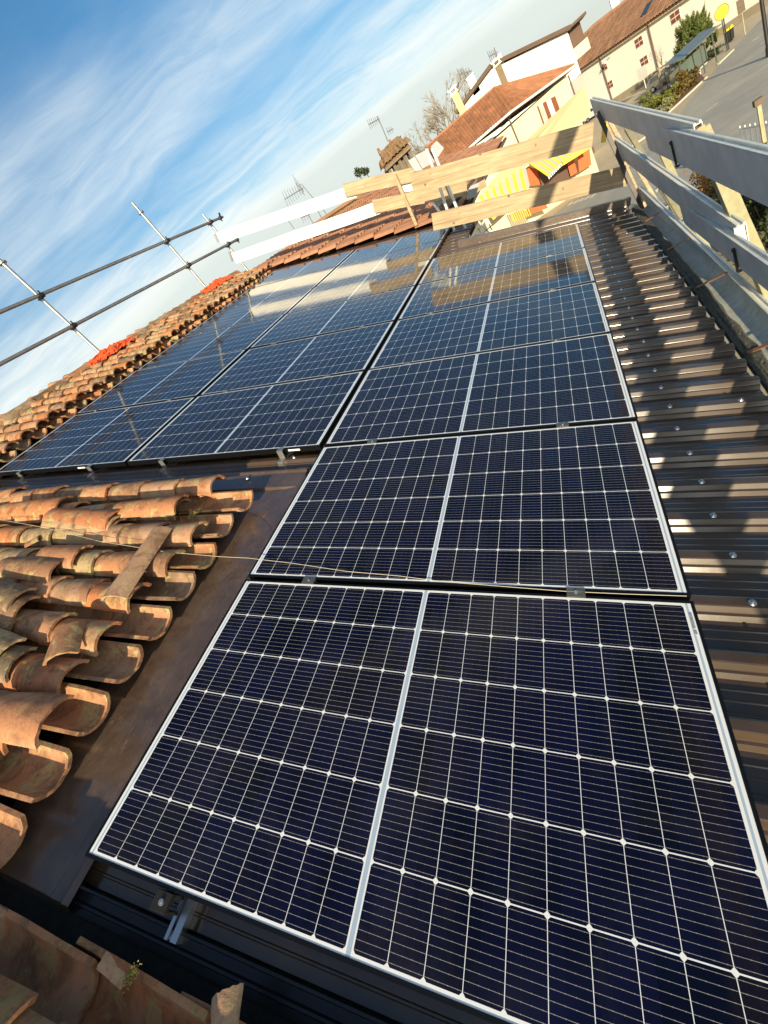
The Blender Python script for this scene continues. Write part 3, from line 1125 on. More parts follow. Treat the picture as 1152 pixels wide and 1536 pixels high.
# mounting rail and end clamp under the near edge of the front panel
mb_ = MB()
u0, u1 = -.092, .20
for (a, b, w0, w1) in ((1.374, 1.380, -.099, -.058), (1.404, 1.408, -.099, -.058), (1.380, 1.404, -.099, -.094), (1.366, 1.374, -.066, -.058), (1.380, 1.387, -.062, -.058), (1.397, 1.404, -.062, -.058), (1.408, 1.428, -.099, -.096)):
    mb_.rbox(u0, u1, a, b, w0, w1)
single(mb_, 'mounting_rail', M['alu'], 'short bright aluminium rail sticking out under the front panel', 'mounting rail')
t_ = thing('end_clamp', 'black end clamp block on the rail holding the front panel edge', 'clamp', rp(-.02, 1.425, -.06), 'end clamps at the panel edges')
mb_ = MB()
mb_.rbox(-.046, -.004, 1.395, 1.448, -.010, .0045)
mb_.rbox(-.044, -.038, 1.397, 1.446, -.058, -.010)
mb_.rbox(-.012, -.004, 1.397, 1.446, -.058, -.010)
mb_.build('clamp_block', mat('bronze_clamp', (.055, .048, .036), .38, .7, .2, 20), t_, .0012)
mb_ = MB()
p = rp(-.026, 1.418, .0045)
mb_.tube(p, p + RN * .004, .0078, .0072, 12)
mb_.tube(p + RN * .0041, p + RN * .0055, .004, .004, 6)
mb_.build('bolt', M['zinc'], t_)
for i, (vv, lab) in enumerate(((2.085, 'silver bracket under the near edge of the middle column, close to the front panels'), (3.156, 'bracket under the near panel edge at the joint of middle and upper columns'),
                               (3.969, 'bracket under the middle of the near edge of the upper column'), (4.913, 'bracket at the upper left end of the near panel edge'))):
    uu = 2 * PITCH
    t_ = thing('end_clamp', lab, 'clamp', rp(uu - .02, vv, -.09), 'end clamps at the panel edges')
    mb_ = MB()
    mb_.rbox(uu - .030, uu + .004, vv - .022, vv + .022, .0015, .0045)
    mb_.rbox(uu - .034, uu - .030, vv - .022, vv + .022, -.055, .0045)
    mb_.rbox(uu - .075, uu - .034, vv - .022, vv + .022, -.060, -.055)
    mb_.build('bracket', M['galv'], t_)
    mb_ = MB()
    mb_.rbox(uu - .085, uu + .2, vv - .02, vv + .02, -.098, -.061)
    mb_.build('rail_end', M['alu'], t_)

# the thin string over tiles and panel
mb_ = MB()
sp_ = [((-20, 776), .10), ((60, 790), .098), ((150, 812), .10), ((250, 828), .085), ((330, 835), .055), ((372, 837), .018), ((440, 845), .006), ((520, 857), .0055), ((600, 864), .005), ((660, 872), .004),
       ((760, 880), .004), ((850, 887), .004), ((940, 891), .003), ((1030, 894), .002)]
pts = [at_w(*p, w) for p, w in sp_]
for a, b in zip(pts[:-1], pts[1:]):
    mb_.tube(a, b, .0012, .0012, 6)
single(mb_, 'string', M['string'], 'thin pale string stretched over the tiles and across a panel', 'string')

# ================================================================== SCAFFOLDING
def plank_metal(a, b, h, label, flip=1, hooks=()):
    """steel plank on edge: inner face, folded double lip on top, and dark clips"""
    a, b = Vector(a), Vector(b)
    t = thing('scaffold_plank', label, 'scaffold plank', (a + b) / 2, 'grey planks edging the eave scaffold')
    d = (b - a).normalized()
    side = Vector((0, 0, 1)).cross(d).normalized()           # towards the roof
    up = d.cross(side) * 1.0
    if up.z < 0:
        up = -up
    c = (a + b) / 2
    L = (b - a).length / 2
    mb_ = MB()
    mb_.obox(c - up * (h / 2), d * L, side * .002, up * (h / 2))
    mb_.obox(c - side * .023 - up * .004, d * L, side * .0205, up * .002)
    mb_.obox(c - side * .043 - up * (h / 2), d * L, side * .002, up * (h / 2 - .006))
    mb_.obox(c - side * .023 - up * h, d * L, side * .0205, up * .002)
    mb_.build('plank_body', M['grey_board'], t)
    mb_ = MB()
    for o_ in (-.004, -.036):
        mb_.obox(c + side * o_ + up * .004, d * L, side * .0055, up * .006)
    mb_.build('top_lip', M['lip'], t)
    for (f, z0, z1) in hooks:
        mb_ = MB()
        p = a + (b - a) * f + side * .010
        mb_.bar(p - up * z0, p - up * z1 + d * .02, .016, .012, up=side)
        mb_.bar(p - up * z1 + d * .02, p - up * z1 + d * .02 - side * .03, .016, .014)
        mb_.bar(p - up * z0 + side * .004, p - up * (z0 + .02) + side * .004, .024, .012, up=side)
        mb_.build('clip', M['steel_dark'], t)
    return t


YB = -0.75
A0, A1 = at_y(1152, 236, YB), at_y(963, 186.5, YB)
dA = (A1 - A0).normalized()
plank_metal(A0 - dA * 4.15, A1, .225, 'uppermost grey steel plank nearest the camera, with a dark clip rod', hooks=((.83, .06, .245),))
P0, P1 = at_x(885, 150, 7.9), at_y(1041, 189, YB - .055)
plank_metal(P1, P0, .19, 'upper grey plank farther along, ending at the wooden corner boards')
B0, B1 = at_y(1152, 400, YB), at_y(1019, 306, YB)
dB = (B1 - B0).normalized()
plank_metal(B0 - dB * 4.3, B1, .165, 'middle grey steel plank nearest the camera, overlapping the one behind', hooks=((.76, .03, .19),))
Q0, Q1 = at_y(1106, 341, YB - .055), at_x(918, 207, 7.6)
plank_metal(Q0, Q1, .20, 'middle grey plank farther along with a pale timber end block')
C0, C1 = at_y(1152, 470, YB - .03), at_x(958, 282, 7.2)
dC = (C1 - C0).normalized()
plank_metal(C0 - dC * 6, C1, .13, 'lowest grey plank running along the outer lip of the gutter')
D0, D1 = at_y(1152, 497, YB + .012), at_y(1062, 405, YB + .012)
dD = (D1 - D0).normalized()
plank_metal(D0 - dD * 5, D1, .05, 'narrow bright channel lying in front of the lowest grey plank')

# small timber blocks at the plank ends
mb_ = MB()
p = at_y(1049, 193, YB - .085)
mb_.obox(p - Vector((0, 0, .06)), (.05, 0, 0), (0, .022, 0), (0, 0, .075))
single(mb_, 'timber_block', M['wood'], 'orange timber block behind the end of the upper grey plank', 'timber block')
mb_ = MB()
p = at_y(1108, 342, YB - .06)
mb_.obox(p - Vector((0, 0, .09)), (.012, 0, 0), (0, .025, 0), (0, 0, .10))
single(mb_, 'timber_block', M['white_wood'], 'pale block closing the end of the middle far plank', 'timber block')

# uprights outside the planks
def upright(px_t, px_b, y, w_, label, mat_='post_wood', ztop=None, zbot=None, coup=()):
    a, b = at_y(*px_t, y), at_y(*px_b, y)
    x = (a.x + b.x) / 2
    t = thing('scaffold_post', label, 'scaffold post', (x, y, min(b.z, a.z) - .8), 'posts holding the eave planks')
    mb_ = MB()
    zt = a.z + .05 if ztop is None else ztop
    zb = (b.z - .8) if zbot is None else zbot
    d = (a - b)
    mb_.bar(b + d * ((zb - b.z) / d.z), b + d * ((zt - b.z) / d.z), w_, w_, up=(1, 0, 0))
    mb_.build('post', M[mat_], t, .004)
    for z in coup:
        mb_ = MB()
        q = b + d * ((z - b.z) / d.z)
        mb_.tube(q - Vector((0, 0, .02)), q + Vector((0, 0, .02)), w_ * .85, None, 10)
        mb_.obox(q + Vector((0, w_, 0)), (.016, 0, 0), (0, .018, 0), (0, 0, .016))
        mb_.build('coupler', M['galv'], t)
    return t


upright((1086, 276), (1124, 366), -.86, .085, 'thick pale timber post behind the two nearest upper planks', ztop=.50, zbot=-3)
upright((999, 240), (1009, 262), -.84, .055, 'pale post between upper and middle planks, second from the timber post', ztop=.40, zbot=-2.4)
upright((944, 200), (972, 245), -.84, .05, 'greenish pole with a rounded top beside the gable corner', 'post_wood', zbot=-1.6)
upright((990, 282), (1027, 343), -.86, .032, 'thin yellowish pole carrying couplers below the middle plank', 'post_wood', zbot=-2.2, coup=(-.42, -.30))
upright((1042, 345), (1066, 383), -.86, .036, 'short yellowish pole with couplers under the middle plank overlap', 'post_wood', zbot=-2.2, coup=(-.50, -.40))
plank_metal((-1.5, -1.6, 2.57), (11.2, -1.62, 1.99), .24, 'dark underside of a high guard plank mirrored along the right edge of the panels')
upright((1142, 400), (1160, 440), -.90, .08, 'pale post seen at the right edge below the middle plank', 'post_wood', ztop=-.06, zbot=-3)

# corner posts at the gable end of the eave
def free_post(pts3, w_, name, mat_, label, cat='scaffold post', group=None):
    mb_ = MB()
    mb_.bar(pts3[0], pts3[1], w_[0], w_[1], up=(1, 0, 0))
    return single(mb_, name, M[mat_], label, cat, group, .003)


free_post((at_x(966, 318, 7.1), at_x(896, 168, 7.35)), (.045, .035), 'corner_post', 'steel_dark', 'dark corner post joining plank ends at the gable', group='posts at the gable corner')
free_post((at_x(972, 322, 7.2), at_x(903, 176, 7.5)), (.05, .04), 'corner_post', 'wood', 'orange timber corner post behind the dark one', group='posts at the gable corner')
free_post((at_x(984, 300, 7.6), at_x(915, 183, 7.9)), (.04, .04), 'corner_post', 'wood', 'outer pale timber corner post beyond the gable', group='posts at the gable corner')
free_post((at_x(905, 213, 7.45), at_x(908, 184, 7.42)), (.05, .05), 'timber_block', 'yellow_slat', 'bright yellow wooden cleat near the end of the upper board', 'timber block')

# wooden guard boards along the gable
def board(pa, pb, h, th, mat_, label, X):
    a, b = at_x(*pa, X), at_x(*pb, X)
    d = (b - a).normalized()
    n_ = Vector((1, 0, 0))
    up = n_.cross(d)
    if up.z < 0:
        up = -up
    c = (a + b) / 2 - up * h / 2
    mb_ = MB()
    L = (b - a).length
    k = 14
    vs, fs = [], []
    for i in range(k + 1):
        q = a + d * (L * i / k)
        sag = up * (.006 * mnoise.noise(Vector((i * .4, X, h))))
        for (uu, nn) in ((0, 0), (-h, 0), (-h, th), (0, th)):
            vs.append(q + up * uu + n_ * nn + sag)
    for i in range(k):
        for j in range(4):
            fs.append((i * 4 + j, i * 4 + (j + 1) % 4, i * 4 + 4 + (j + 1) % 4, i * 4 + 4 + j))
    fs += [(3, 2, 1, 0), (k * 4, k * 4 + 1, k * 4 + 2, k * 4 + 3)]
    if d.cross(up).x > 0:
        pass
    mb_.add(vs, fs)
    return single(mb_, 'guard_board', M[mat_], label, 'wooden board', 'boards guarding the gable end')


board((615, 261), (891, 182), .235, .032, 'wood', 'upper big pine board on the right, above the striped awning', 7.25)
board((647, 321), (944, 247), .21, .032, 'wood', 'lower big knotty pine board nearest the eave corner', 7.22)
board((514, 276), (622, 250), .19, .032, 'wood', 'short brown pine board at the upper row, left of the big board', 8.86)
board((324, 349), (530, 277), .19, .03, 'white_wood', 'upper bright white board against the sky', 8.93)
board((558, 300), (700, 272), .19, .032, 'wood', 'brown pine board continuing the lower white board', 8.83)
board((347, 380), (566, 302), .19, .03, 'white_wood', 'lower bright white board above the far tiles', 8.93)
board((600, 272), (622, 268), .16, .03, 'white_wood', 'white board end showing between the brown boards', 8.95)
# post carrying them at the far gable edge
for (b_, t_p, X, lab) in (((625, 338), (592, 262), 8.80, 'thin timber post standing on the far gable flashing'),):
    free_post((at_x(*b_, X), at_x(*t_p, X)), (.05, .05), 'guard_post', 'wood', lab)

# ridge scaffold: three poles, two rails
def pole(x, z0, z1, y, coups, label, top_l):
    t = thing('scaffold_pole', label, 'scaffold pole', (x, y, z0), 'upright scaffold poles along the ridge')
    mb_ = MB()
    mb_.tube((x, y, z0), (x, y, z1), .024, None, 14)
    mb_.build('tube', M['galv'], t)
    for z in coups:
        mb_ = MB()
        mb_.tube((x, y, z - .035), (x, y, z + .035), .034, None, 12)
        mb_.tube((x - .04, y - .05, z), (x + .04, y - .05, z), .034, None, 12)
        mb_.bar((x, y + .03, z), (x, y + .07, z), .02, .02)
        mb_.bar((x + .02, y - .05, z + .03), (x + .02, y - .05, z + .07), .016, .016, up=(1, 0, 0))
        mb_.build('coupler', M['steel_dark'], t)
    for z in top_l:
        mb_ = MB()
        mb_.tube((x, y, z - .008), (x, y, z + .008), .058, None, 16)
        mb_.tube((x, y, z - .03), (x, y, z + .03), .031, None, 12)
        mb_.build('rosette', M['galv'], t)
    return t


YR = 6.3
pole(5.10, 2.2, 4.55, YR, (3.09, 3.59), 'scaffold pole at the left, rising out of the frame above orange netting', (4.12,))
pole(8.17, 2.2, 4.36, YR, (3.09, 3.60), 'scaffold pole with its whole top visible, behind the second orange netting', (4.17,))
pole(9.77, 2.2, 3.80, YR, (3.09, 3.60), 'short scaffold pole at the far end beside the white boards', ())
for z, lab in ((3.60, 'upper grey tube rail joining the ridge poles'), (3.09, 'lower grey tube rail joining the ridge poles')):
    t = thing('scaffold_rail', lab, 'scaffold tube', (6.5, YR - .05, z), 'scaffold tubes along the ridge')
    mb_ = MB()
    mb_.tube((1.5, YR - .05, z), (10.15 + (.12 if z > 3.3 else .05), YR - .05, z), .0245, None, 14)
    mb_.build('tube', M['galv'], t)
    mb_ = MB()
    x = 10.15
    mb_.tube((x - .03, YR - .05, z), (x + .03, YR - .05, z), .036, None, 12)
    mb_.bar((x + .02, YR - .05, z), (x + .10, YR - .05, z + .09), .03, .03)
    mb_.bar((x, YR - .05, z), (x, YR - .05, z - .07), .02, .02, up=(1, 0, 0))
    mb_.build('end_fitting', M['steel_dark'], t)
# little grey tubes beside the white boards
for pa, pb, lab in (((322, 351), (328, 364), 'small tube end hanging at the upper white board'), ((344, 378), (349, 392), 'small tube end hanging at the lower white board')):
    mb_ = MB()
    mb_.tube(at_x(*pa, 8.9), at_x(*pb, 8.9), .02, None, 10)
    single(mb_, 'tube_end', M['galv'], lab, 'scaffold tube')


# orange netting crumpled at the feet of the poles
def netting(c, sx, sy, h, label, seed):
    mb_ = MB()
    n_ = 26
    vs, fs = [], []
    for i in range(n_ + 1):
        for j in range(n_ + 1):
            a, b = i / n_ * 2 - 1, j / n_ * 2 - 1
            r = max(abs(a), abs(b))
            z = h * (1 - r ** 2) * (.45 + .8 * abs(mnoise.noise(Vector((a * 3 + seed, b * 3, 0))))) + .045 * mnoise.noise(Vector((a * 7, b * 7, seed)))
            q = c + RU * (a * sx + .05 * mnoise.noise(Vector((a * 5, b * 4, seed + 3)))) + RV * (b * sy + .05 * mnoise.noise(Vector((a * 4, b * 5, seed + 9)))) + RN * max(z, -.02)
            vs.append(q)
    for i in range(n_):
        for j in range(n_):
            a = i * (n_ + 1) + j
            fs.append((a, a + n_ + 1, a + n_ + 2, a + 1))
    mb_.add(vs, fs)
    return single(mb_, 'safety_netting', M['orange'], label, 'netting', 'orange netting at the pole feet')


netting(rp(4.95, 6.42, .10), .44, .15, .085, 'crumpled orange netting at the foot of the left pole', 1)
netting(rp(8.0, 6.42, .10), .46, .15, .09, 'crumpled orange netting at the foot of the far pole with the visible top', 5)

# ================================================================== BEYOND THE GABLE
def tiled_plane(mb_, e0, e1, r0, r1, pitch=.22, step=.4, amp=.05, seed=1, drop=.03, lo=None, hi=None):
    """barrel tiled slope: eave e0-e1, ridge r0-r1 (bilinear), one bump a column and one step a course"""
    rr = random.Random(seed)
    e0, e1, r0, r1 = map(Vector, (e0, e1, r0, r1))
    L = max((e1 - e0).length, (r1 - r0).length)
    Hh = ((r0 + r1) / 2 - (e0 + e1) / 2).length
    nc = max(2, int(L / pitch))
    ns = max(2, int(Hh / step))
    nrm = (e1 - e0 if (e1 - e0).length > .1 else r1 - r0).cross((r0 + r1) / 2 - (e0 + e1) / 2).normalized()
    if nrm.z < 0:
        nrm = -nrm
    q = 4
    def P(s, t):
        return (e0.lerp(e1, s)).lerp(r0.lerp(r1, s), t)
    for c in range(nc):
        tc = rr.gauss(.5, .12)
        for k in range(ns):
            ti = min(1, max(0, tc + rr.gauss(0, .2)))
            off = rr.uniform(-.006, .006)
            vs = []
            for (t, dd) in ((k / ns, drop), ((k + 1) / ns, 0.0)):
                for j in range(q + 1):
                    a = j / q
                    h = amp * math.sin(math.pi * a) * (1.0 if c % 1 == 0 else 1) + dd + off
                    vs.append(P((c + a) / nc, t) + nrm * h)
            fs = [(j, j + 1, q + 2 + j, q + 1 + j) for j in range(q)]
            if (vs[1] - vs[0]).cross(vs[q + 1] - vs[0]).dot(nrm) < 0:
                fs = [tuple(reversed(f)) for f in fs]
            mb_.add(vs, fs, ti)
            # little riser
            if k:
                lowv = [P((c + j / q) / nc, k / ns) + nrm * (amp * math.sin(math.pi * j / q)) for j in range(q + 1)]
                mb_.add(lowv + vs[:q + 1], [(j, j + 1, q + 2 + j, q + 1 + j) for j in range(q)], ti * .8)


# neighbour's old tile roof continuing past the far flashing
nb = thing('house', 'neighbouring house whose worn red tile roof starts behind the far flashing', 'house', (16, 4, G))
mb = MB()
tiled_plane(mb, rp(8.80, 1.72, .02), rp(24, 1.72, .02), rp(8.80, 6.05, .02), rp(24, 6.05, .02), .205, .37, .06, 3, .035)
mb.build('roof', M['roof_old'], nb)
mb = MB()
mb.box(9.0, 23.8, 3.6, 9.5, G, .9)
mb.build('wall', M['cream_wall'], nb)
mb = MB()
mb.prism([rp(8.82, 1.76, -.06), rp(23.9, 1.76, -.06), rp(23.9, 4.2, -.06), rp(8.82, 4.2, -.06)], (0, 0, -.06))
mb.build('soffit', M['eave_wood'], nb)
mb = MB()
tiled_plane(mb, Vector((24, 10.2, .7)), Vector((8.8, 10.2, .7)), rp(24, 6.05, .02), rp(8.8, 6.05, .02), .3, .5, .06, 4, .035)
mb.build('roof', M['roof_old'], nb)
mb = MB()
mb.bar(rp(8.80, 1.66, -.02), rp(24, 1.66, -.02), .10, .09)
mb.build('gutter', M['pipe'], nb)

# chimney with its own little tiled roof
XC = 20.0
ch = thing('chimney', 'old chimney with side slots under a small crooked roof of clay tiles', 'chimney', at_x(602, 250, XC))
bl, br = at_x(583, 258, XC), at_x(620, 240, XC)
ctr = (bl + br) / 2
hw = (br - bl).length / 2
ax = Vector((0.35, -1, 0)).normalized()
ay = Vector((1, .35, 0)).normalized()
zb = ctr.z - 1.6
zt = at_x(590, 226, XC).z - .28
mb = MB()
mb.obox((ctr.x, ctr.y, (zb + zt - .62) / 2), ax * hw * .92, ay * .38, (0, 0, (zt - .62 - zb) / 2))
mb.obox((ctr.x, ctr.y, zt - .61), ax * hw * 1.05, ay * .44, (0, 0, .045))
mb.build('chimney_base', mat('chimney_brick', (.30, .20, .13), .9, 0, .3, 4), ch)
mb = MB()
for i in range(5):
    f = -1 + i * .5
    for sy in (-1, 1):
        mb.obox(Vector((ctr.x, ctr.y, zt - .28)) + ax * hw * .88 * f + ay * .33 * sy, ax * .055, ay * .05, (0, 0, .29))
for sx in (-1, 1):
    mb.obox(Vector((ctr.x, ctr.y, zt - .28)) + ax * hw * .88 * sx, ax * .06, ay * .07, (0, 0, .29))
mb.obox((ctr.x, ctr.y, zt - .3), ax * hw * .55, ay * .2, (0, 0, .28))
mb.build('slotted_hood', mat('chimney_plaster', (.17, .14, .10), .9, 0, .35, 5), ch)
mb = MB()
rr = random.Random(4)
o_ = Vector((ctr.x, ctr.y, zt))
cr = [o_ + ax * hw * sx * 1.12 + ay * .52 * sy for sx, sy in ((-1, -1), (1, -1), (1, 1), (-1, 1))]
rg_ = [o_ + ax * hw * sx * .5 + Vector((0, 0, .40)) for sx in (-1, 1)]
mbh = MB()
mbh.add(cr + rg_ + [c - Vector((0, 0, .07)) for c in cr], [(0, 1, 5, 4), (1, 2, 5), (2, 3, 4, 5), (3, 0, 4), (6, 7, 1, 0), (7, 8, 2, 1), (8, 9, 3, 2), (9, 6, 0, 3), (9, 8, 7, 6)])
mbh.build('hood_roof', mat('chimney_mortar', (.22, .15, .09), .9, 0, .3, 5), ch)
top = Vector((ctr.x, ctr.y, zt + .46))
for sy in (-1, 1):
    for i in range(9):
        f = (i - 4) / 4.0
        for k in range(2):
            lowp = Vector((ctr.x, ctr.y, zt + .03)) + ax * hw * (1.15 - .35 * k) * f + ay * sy * (.56 - .26 * k) + Vector((0, 0, .05 + .20 * k + rr.uniform(-.012, .012)))
            dv = (ay * -sy * .68 + Vector((0, 0, .50)) + ax * (rr.uniform(-.1, .1) - .15 * f)).normalized()
            dn = ax.cross(dv) * (1 if ax.cross(dv).z > 0 else -1)
            tile_into(mb, lowp, ax, dv, dn, .36, .085, .07, .02, True, 160, min(1, max(0, rr.gauss(.85, .2))), 6, i, .8)
for i in range(3):
    tile_into(mb, top + ax * hw * (i - 1.5) * .5 + Vector((0, 0, -.06)), ay, (ax + Vector((0, 0, .05))).normalized(), Vector((0, 0, 1)), .36, .09, .075, .02, True, 165, rr.random(), 6, i)
for sx, hh in ((-1, .22), (.2, .16)):
    mb.tube(top + ax * hw * sx * .8, top + ax * hw * sx * .8 + Vector((0, 0, hh)), .07, .035, 6, .7)
mb.build('tiled_cap', clay_mat('chimney_cap_clay', 0.9, 0.6), ch)


# ------------------------------------------------------------------ antennas
def antenna(base, top, X, booms, label, name='tv_antenna'):
    a, b = at_x(*base, X), at_x(*top, X)
    am = M.setdefault('antenna', mat('antenna_metal', (.16, .16, .16), .5, .5, .2, 8))
    b = Vector((a.x, a.y, b.z)) if False else b
    t = thing(name, label, 'antenna', a)
    r = .0009 * X
    mb_ = MB()
    mb_.tube(a, b, r, r * .8, 6)
    mb_.build('mast', am, t)
    for (p, q, nel, el) in booms:
        mb_ = MB()
        pa, pb = at_x(*p, X), at_x(*q, X)
        mb_.tube(pa, pb, r * .8, None, 6)
        d = (pb - pa).normalized()
        s_ = d.cross(Vector((0, 0, 1))).normalized()
        e_ = (s_ * .55 + Vector((.7, 0, .25))).normalized()
        for i in range(nel):
            c = pa.lerp(pb, (i + .2) / nel)
            mb_.tube(c - e_ * el * (1 - .4 * i / nel), c + e_ * el * (1 - .4 * i / nel), r * .4, None, 5)
        mb_.build('yagi', am, t)
    return t


antenna((582, 212), (566, 174), XC + .3, [((553, 187), (569, 178), 6, .18), ((581, 198), (590, 193), 3, .15)], 'tv antenna on the tile capped chimney')
antenna((494, 326), (452, 276), 27, [((427, 299), (455, 282), 8, .45), ((443, 274), (456, 287), 4, .5)], 'large tv antenna with a long boom, left of the chimney')
antenna((484, 330), (471, 305), 27, [((468, 307), (473, 303), 2, .3)], 'thin mast with a small head to the right of the large antenna')
antenna((441, 343), (428, 325), 27, [((424, 327), (431, 323), 2, .3)], 'low thin mast at the far left of the antennas')
antenna((470, 335), (459, 318), 27, [((452, 327), (466, 320), 4, .3)], 'small antenna between the white boards')

# yellow gable house behind the ridge
yh = thing('house', 'pale yellow gabled house seen between the white boards', 'house', (31, 11, G))
XY = 27.0
pl = [at_x(424, 396, XY), at_x(440, 361, XY), at_x(535, 298, XY), at_x(590, 285, XY), at_x(600, 330, XY)]
mb = MB()
mb.prism([pl[0] - Vector((0, 0, 7)), pl[0], pl[1], pl[2], pl[3], pl[4], pl[4] - Vector((0, 0, 7))], (9, 0, 0))
mb.build('wall', M['yellow_wall'], yh)
mb = MB()
for a, b in ((pl[1], pl[2]), (pl[2], pl[3])):
    up = (b - a).normalized().cross(Vector((1, 0, 0)))
    up = up if up.z > 0 else -up
    mb.prism([a + up * .02, b + up * .02, b + up * .17, a + up * .17], (9.6, 0, 0))
mb.v = [p - Vector((.4, 0, 0)) for p in mb.v]
mb.build('roof', M['roof_brown'], yh)

M['plate_grey'] = mat('grey_plate', (.34, .36, .38), .5, .2, .2, 5)
# ------------------------------------------------------------------ access ladder and its grey panels
acc = thing('access_tower', 'aluminium access tower with grey plates standing beyond the roof step', 'scaffold tower', at_x(690, 370, 8.3))
for (pb, pt, X) in (((689, 368), (640, 223), 8.2), ((708, 366), (648, 222), 8.2), ((672, 314), (622, 238), 9.2), ((658, 316), (634, 280), 8.9)):
    mb = MB()
    a, b = at_x(*pb, X), at_x(*pt, X)
    mb.bar(a - (b - a) * .6, b, .035, .06, up=(1, 0, 0))
    mb.build('rail', M['lip'], acc, .003)


def plate(px, X, mat_='plate_grey', name='plate', th=.02):
    mb_ = MB()
    mb_.prism([at_x(*p, X) for p in px], (th, 0, 0))
    mb_.build(name, M[mat_], acc)


plate([(646, 220), (655, 211), (666, 222), (657, 236)], 8.5)
plate([(623, 233), (642, 224), (652, 243), (634, 253)], 8.7)
plate([(612, 241), (622, 235), (634, 255), (622, 257)], 8.75)
plate([(646, 287), (668, 271), (680, 279), (664, 302), (657, 314)], 9.3)
plate([(646, 292), (654, 285), (664, 302), (656, 313)], 8.9)
plate([(702, 285), (706, 279), (720, 273), (713, 295), (700, 300)], 8.8)
plate([(681, 350), (686, 337), (700, 333), (692, 356), (688, 364)], 8.8)
plate([(707, 357), (720, 352), (722, 361), (711, 364)], 8.6)
for a, b, X in (((680, 372), (722, 262), 9.6), ((690, 360), (716, 325), 9.4), ((676, 312), (712, 268), 9.5), ((700, 362), (716, 330), 9.0)):
    mb = MB()
    mb.bar(at_x(*a, X), at_x(*b, X), .06, .03, up=(1, 0, 0))
    mb.build('brace', M['steel_dark'], acc)
mb = MB()
for a, b in (((716, 330), (736, 352)), ((718, 345), (728, 328)), ((724, 350), (738, 338)), ((728, 326), (738, 345)), ((716, 342), (722, 350))):
    mb.bar(at_x(*a, 9.0), at_x(*b, 9.0), .02, .012, up=(1, 0, 0))
mb.build('wire_frame', M['rail_grey'], acc)
board((660, 305), (727, 269), .12, .03, 'wood', 'narrow brown timber inside the access tower', 9.5)
board((712, 352), (738, 351), .20, .05, 'white_wood', 'small pale block at the foot of the access tower', 9.1)

# ------------------------------------------------------------------ red roofed house
XK = 58.0
h1 = thing('house', 'cream two storey house with a bright red hipped tile roof and white gutter', 'house', (66, 2, G))
K, Lq, RL, PK, K2 = at_x(765, 168, XK), at_x(668, 252, XK), at_x(640, 221, XK + 4.5), at_x(741, 133, XK + 4.5), at_x(862, 98, XK + 7)
mb = MB()
tiled_plane(mb, K, Lq, PK, RL, .30, .42, .07, 8, .03)
mb.build('roof', M['roof_red'], h1)
mb = MB()
tiled_plane(mb, K2, K, K2.lerp(PK, .999), PK, .30, .42, .07, 9, .03)
mb.build('roof', M['roof_red'], h1)
back = Vector((9, 3, 0))
mb = MB()
mb.add([PK, RL, RL + back - Vector((0, 0, 1.6)), K2 + Vector((3, 2, 0))], [(0, 1, 2, 3)])
mb.add([PK, K2, K2 + Vector((3, 2, 0))], [(0, 1, 2)])
mb.build('rear_slope', M['roof_red'], h1)
mb = MB()
mb.bar(PK + Vector((0, 0, .08)), K2 + Vector((0, 0, .10)), .25, .16)
mb.bar(PK + Vector((0, 0, .08)), RL + Vector((0, 0, .08)), .25, .16)
mb.bar(PK + Vector((0, 0, .08)), K + Vector((0, 0, .10)), .22, .14)
mb.build('ridge_cap', M['roof_red'], h1)
ins1 = Vector((.95, 0, 0))
e2 = (K2 - K).normalized()
n2 = Vector((-e2.y, e2.x, 0)); n2 = n2 if n2.y > 0 else -n2
W0 = Vector((K.x + .9, K.y + .9, 0)) + e2 * .4
W0 = Vector((K.x, K.y, 0)) + Vector((.75, 0, 0)) + n2 * .55
WL = Vector((Lq.x + .95, Lq.y, 0))
WR = Vector((K2.x, K2.y, 0)) - e2 * .6 + n2 * .7
foot = [W0, WR, WR + Vector((3, 7, 0)), WL + Vector((8, 0, 0)), WL]
mb = MB()
mb.prism([Vector((p.x, p.y, G)) for p in foot], (0, 0, K2.z - .18 - G))
mb.build('wall', M['cream_wall'], h1)
mb = MB()                                           # soffit
lowz = Vector((0, 0, -.14))
mb.prism([K + lowz, K2 + lowz, K2 + Vector((3, 3, -.3)), Lq + Vector((8, 0, -.14)), Lq + lowz], (0, 0, .09))
mb.build('soffit', M['eave_wood'], h1)
mb = MB()
mb.tube(K + Vector((-.08, 0, -.05)), Lq + Vector((-.08, 0, -.05)), .11, None, 8)
mb.tube(K + Vector((-.05, -.06, -.05)), K2 + Vector((-.05, -.06, -.05)), .11, None, 8)
mb.build('gutter', M['white_trim'], h1)
ew = (WR - W0).normalized()
fn = Vector((-ew.y, ew.x, 0))                       # outward of the right hand wall
fn = fn if fn.dot(n2) < 0 else -fn


def on_h1(px, py, off=.03):
    return at_plane(px, py, W0 + fn * off, fn)


dp = on_h1(755, 193, .08)
mb = MB()
dpx = Vector((W0.x - .08, W0.y - .05, 0))
mb.tube((dpx.x, dpx.y, K.z - .35), (dpx.x, dpx.y, G), .07, None, 8)
mb.tube(K + Vector((0, 0, -.1)), (dpx.x, dpx.y, K.z - .40), .06, None, 8)
mb.build('downpipe', M['pipe'], h1)
q = on_h1(858, 130, .10)
mb = MB()
mb.tube((q.x, q.y, K2.z - .3), (q.x, q.y, G), .07, None, 8)
mb.build('downpipe', M['pipe'], h1)
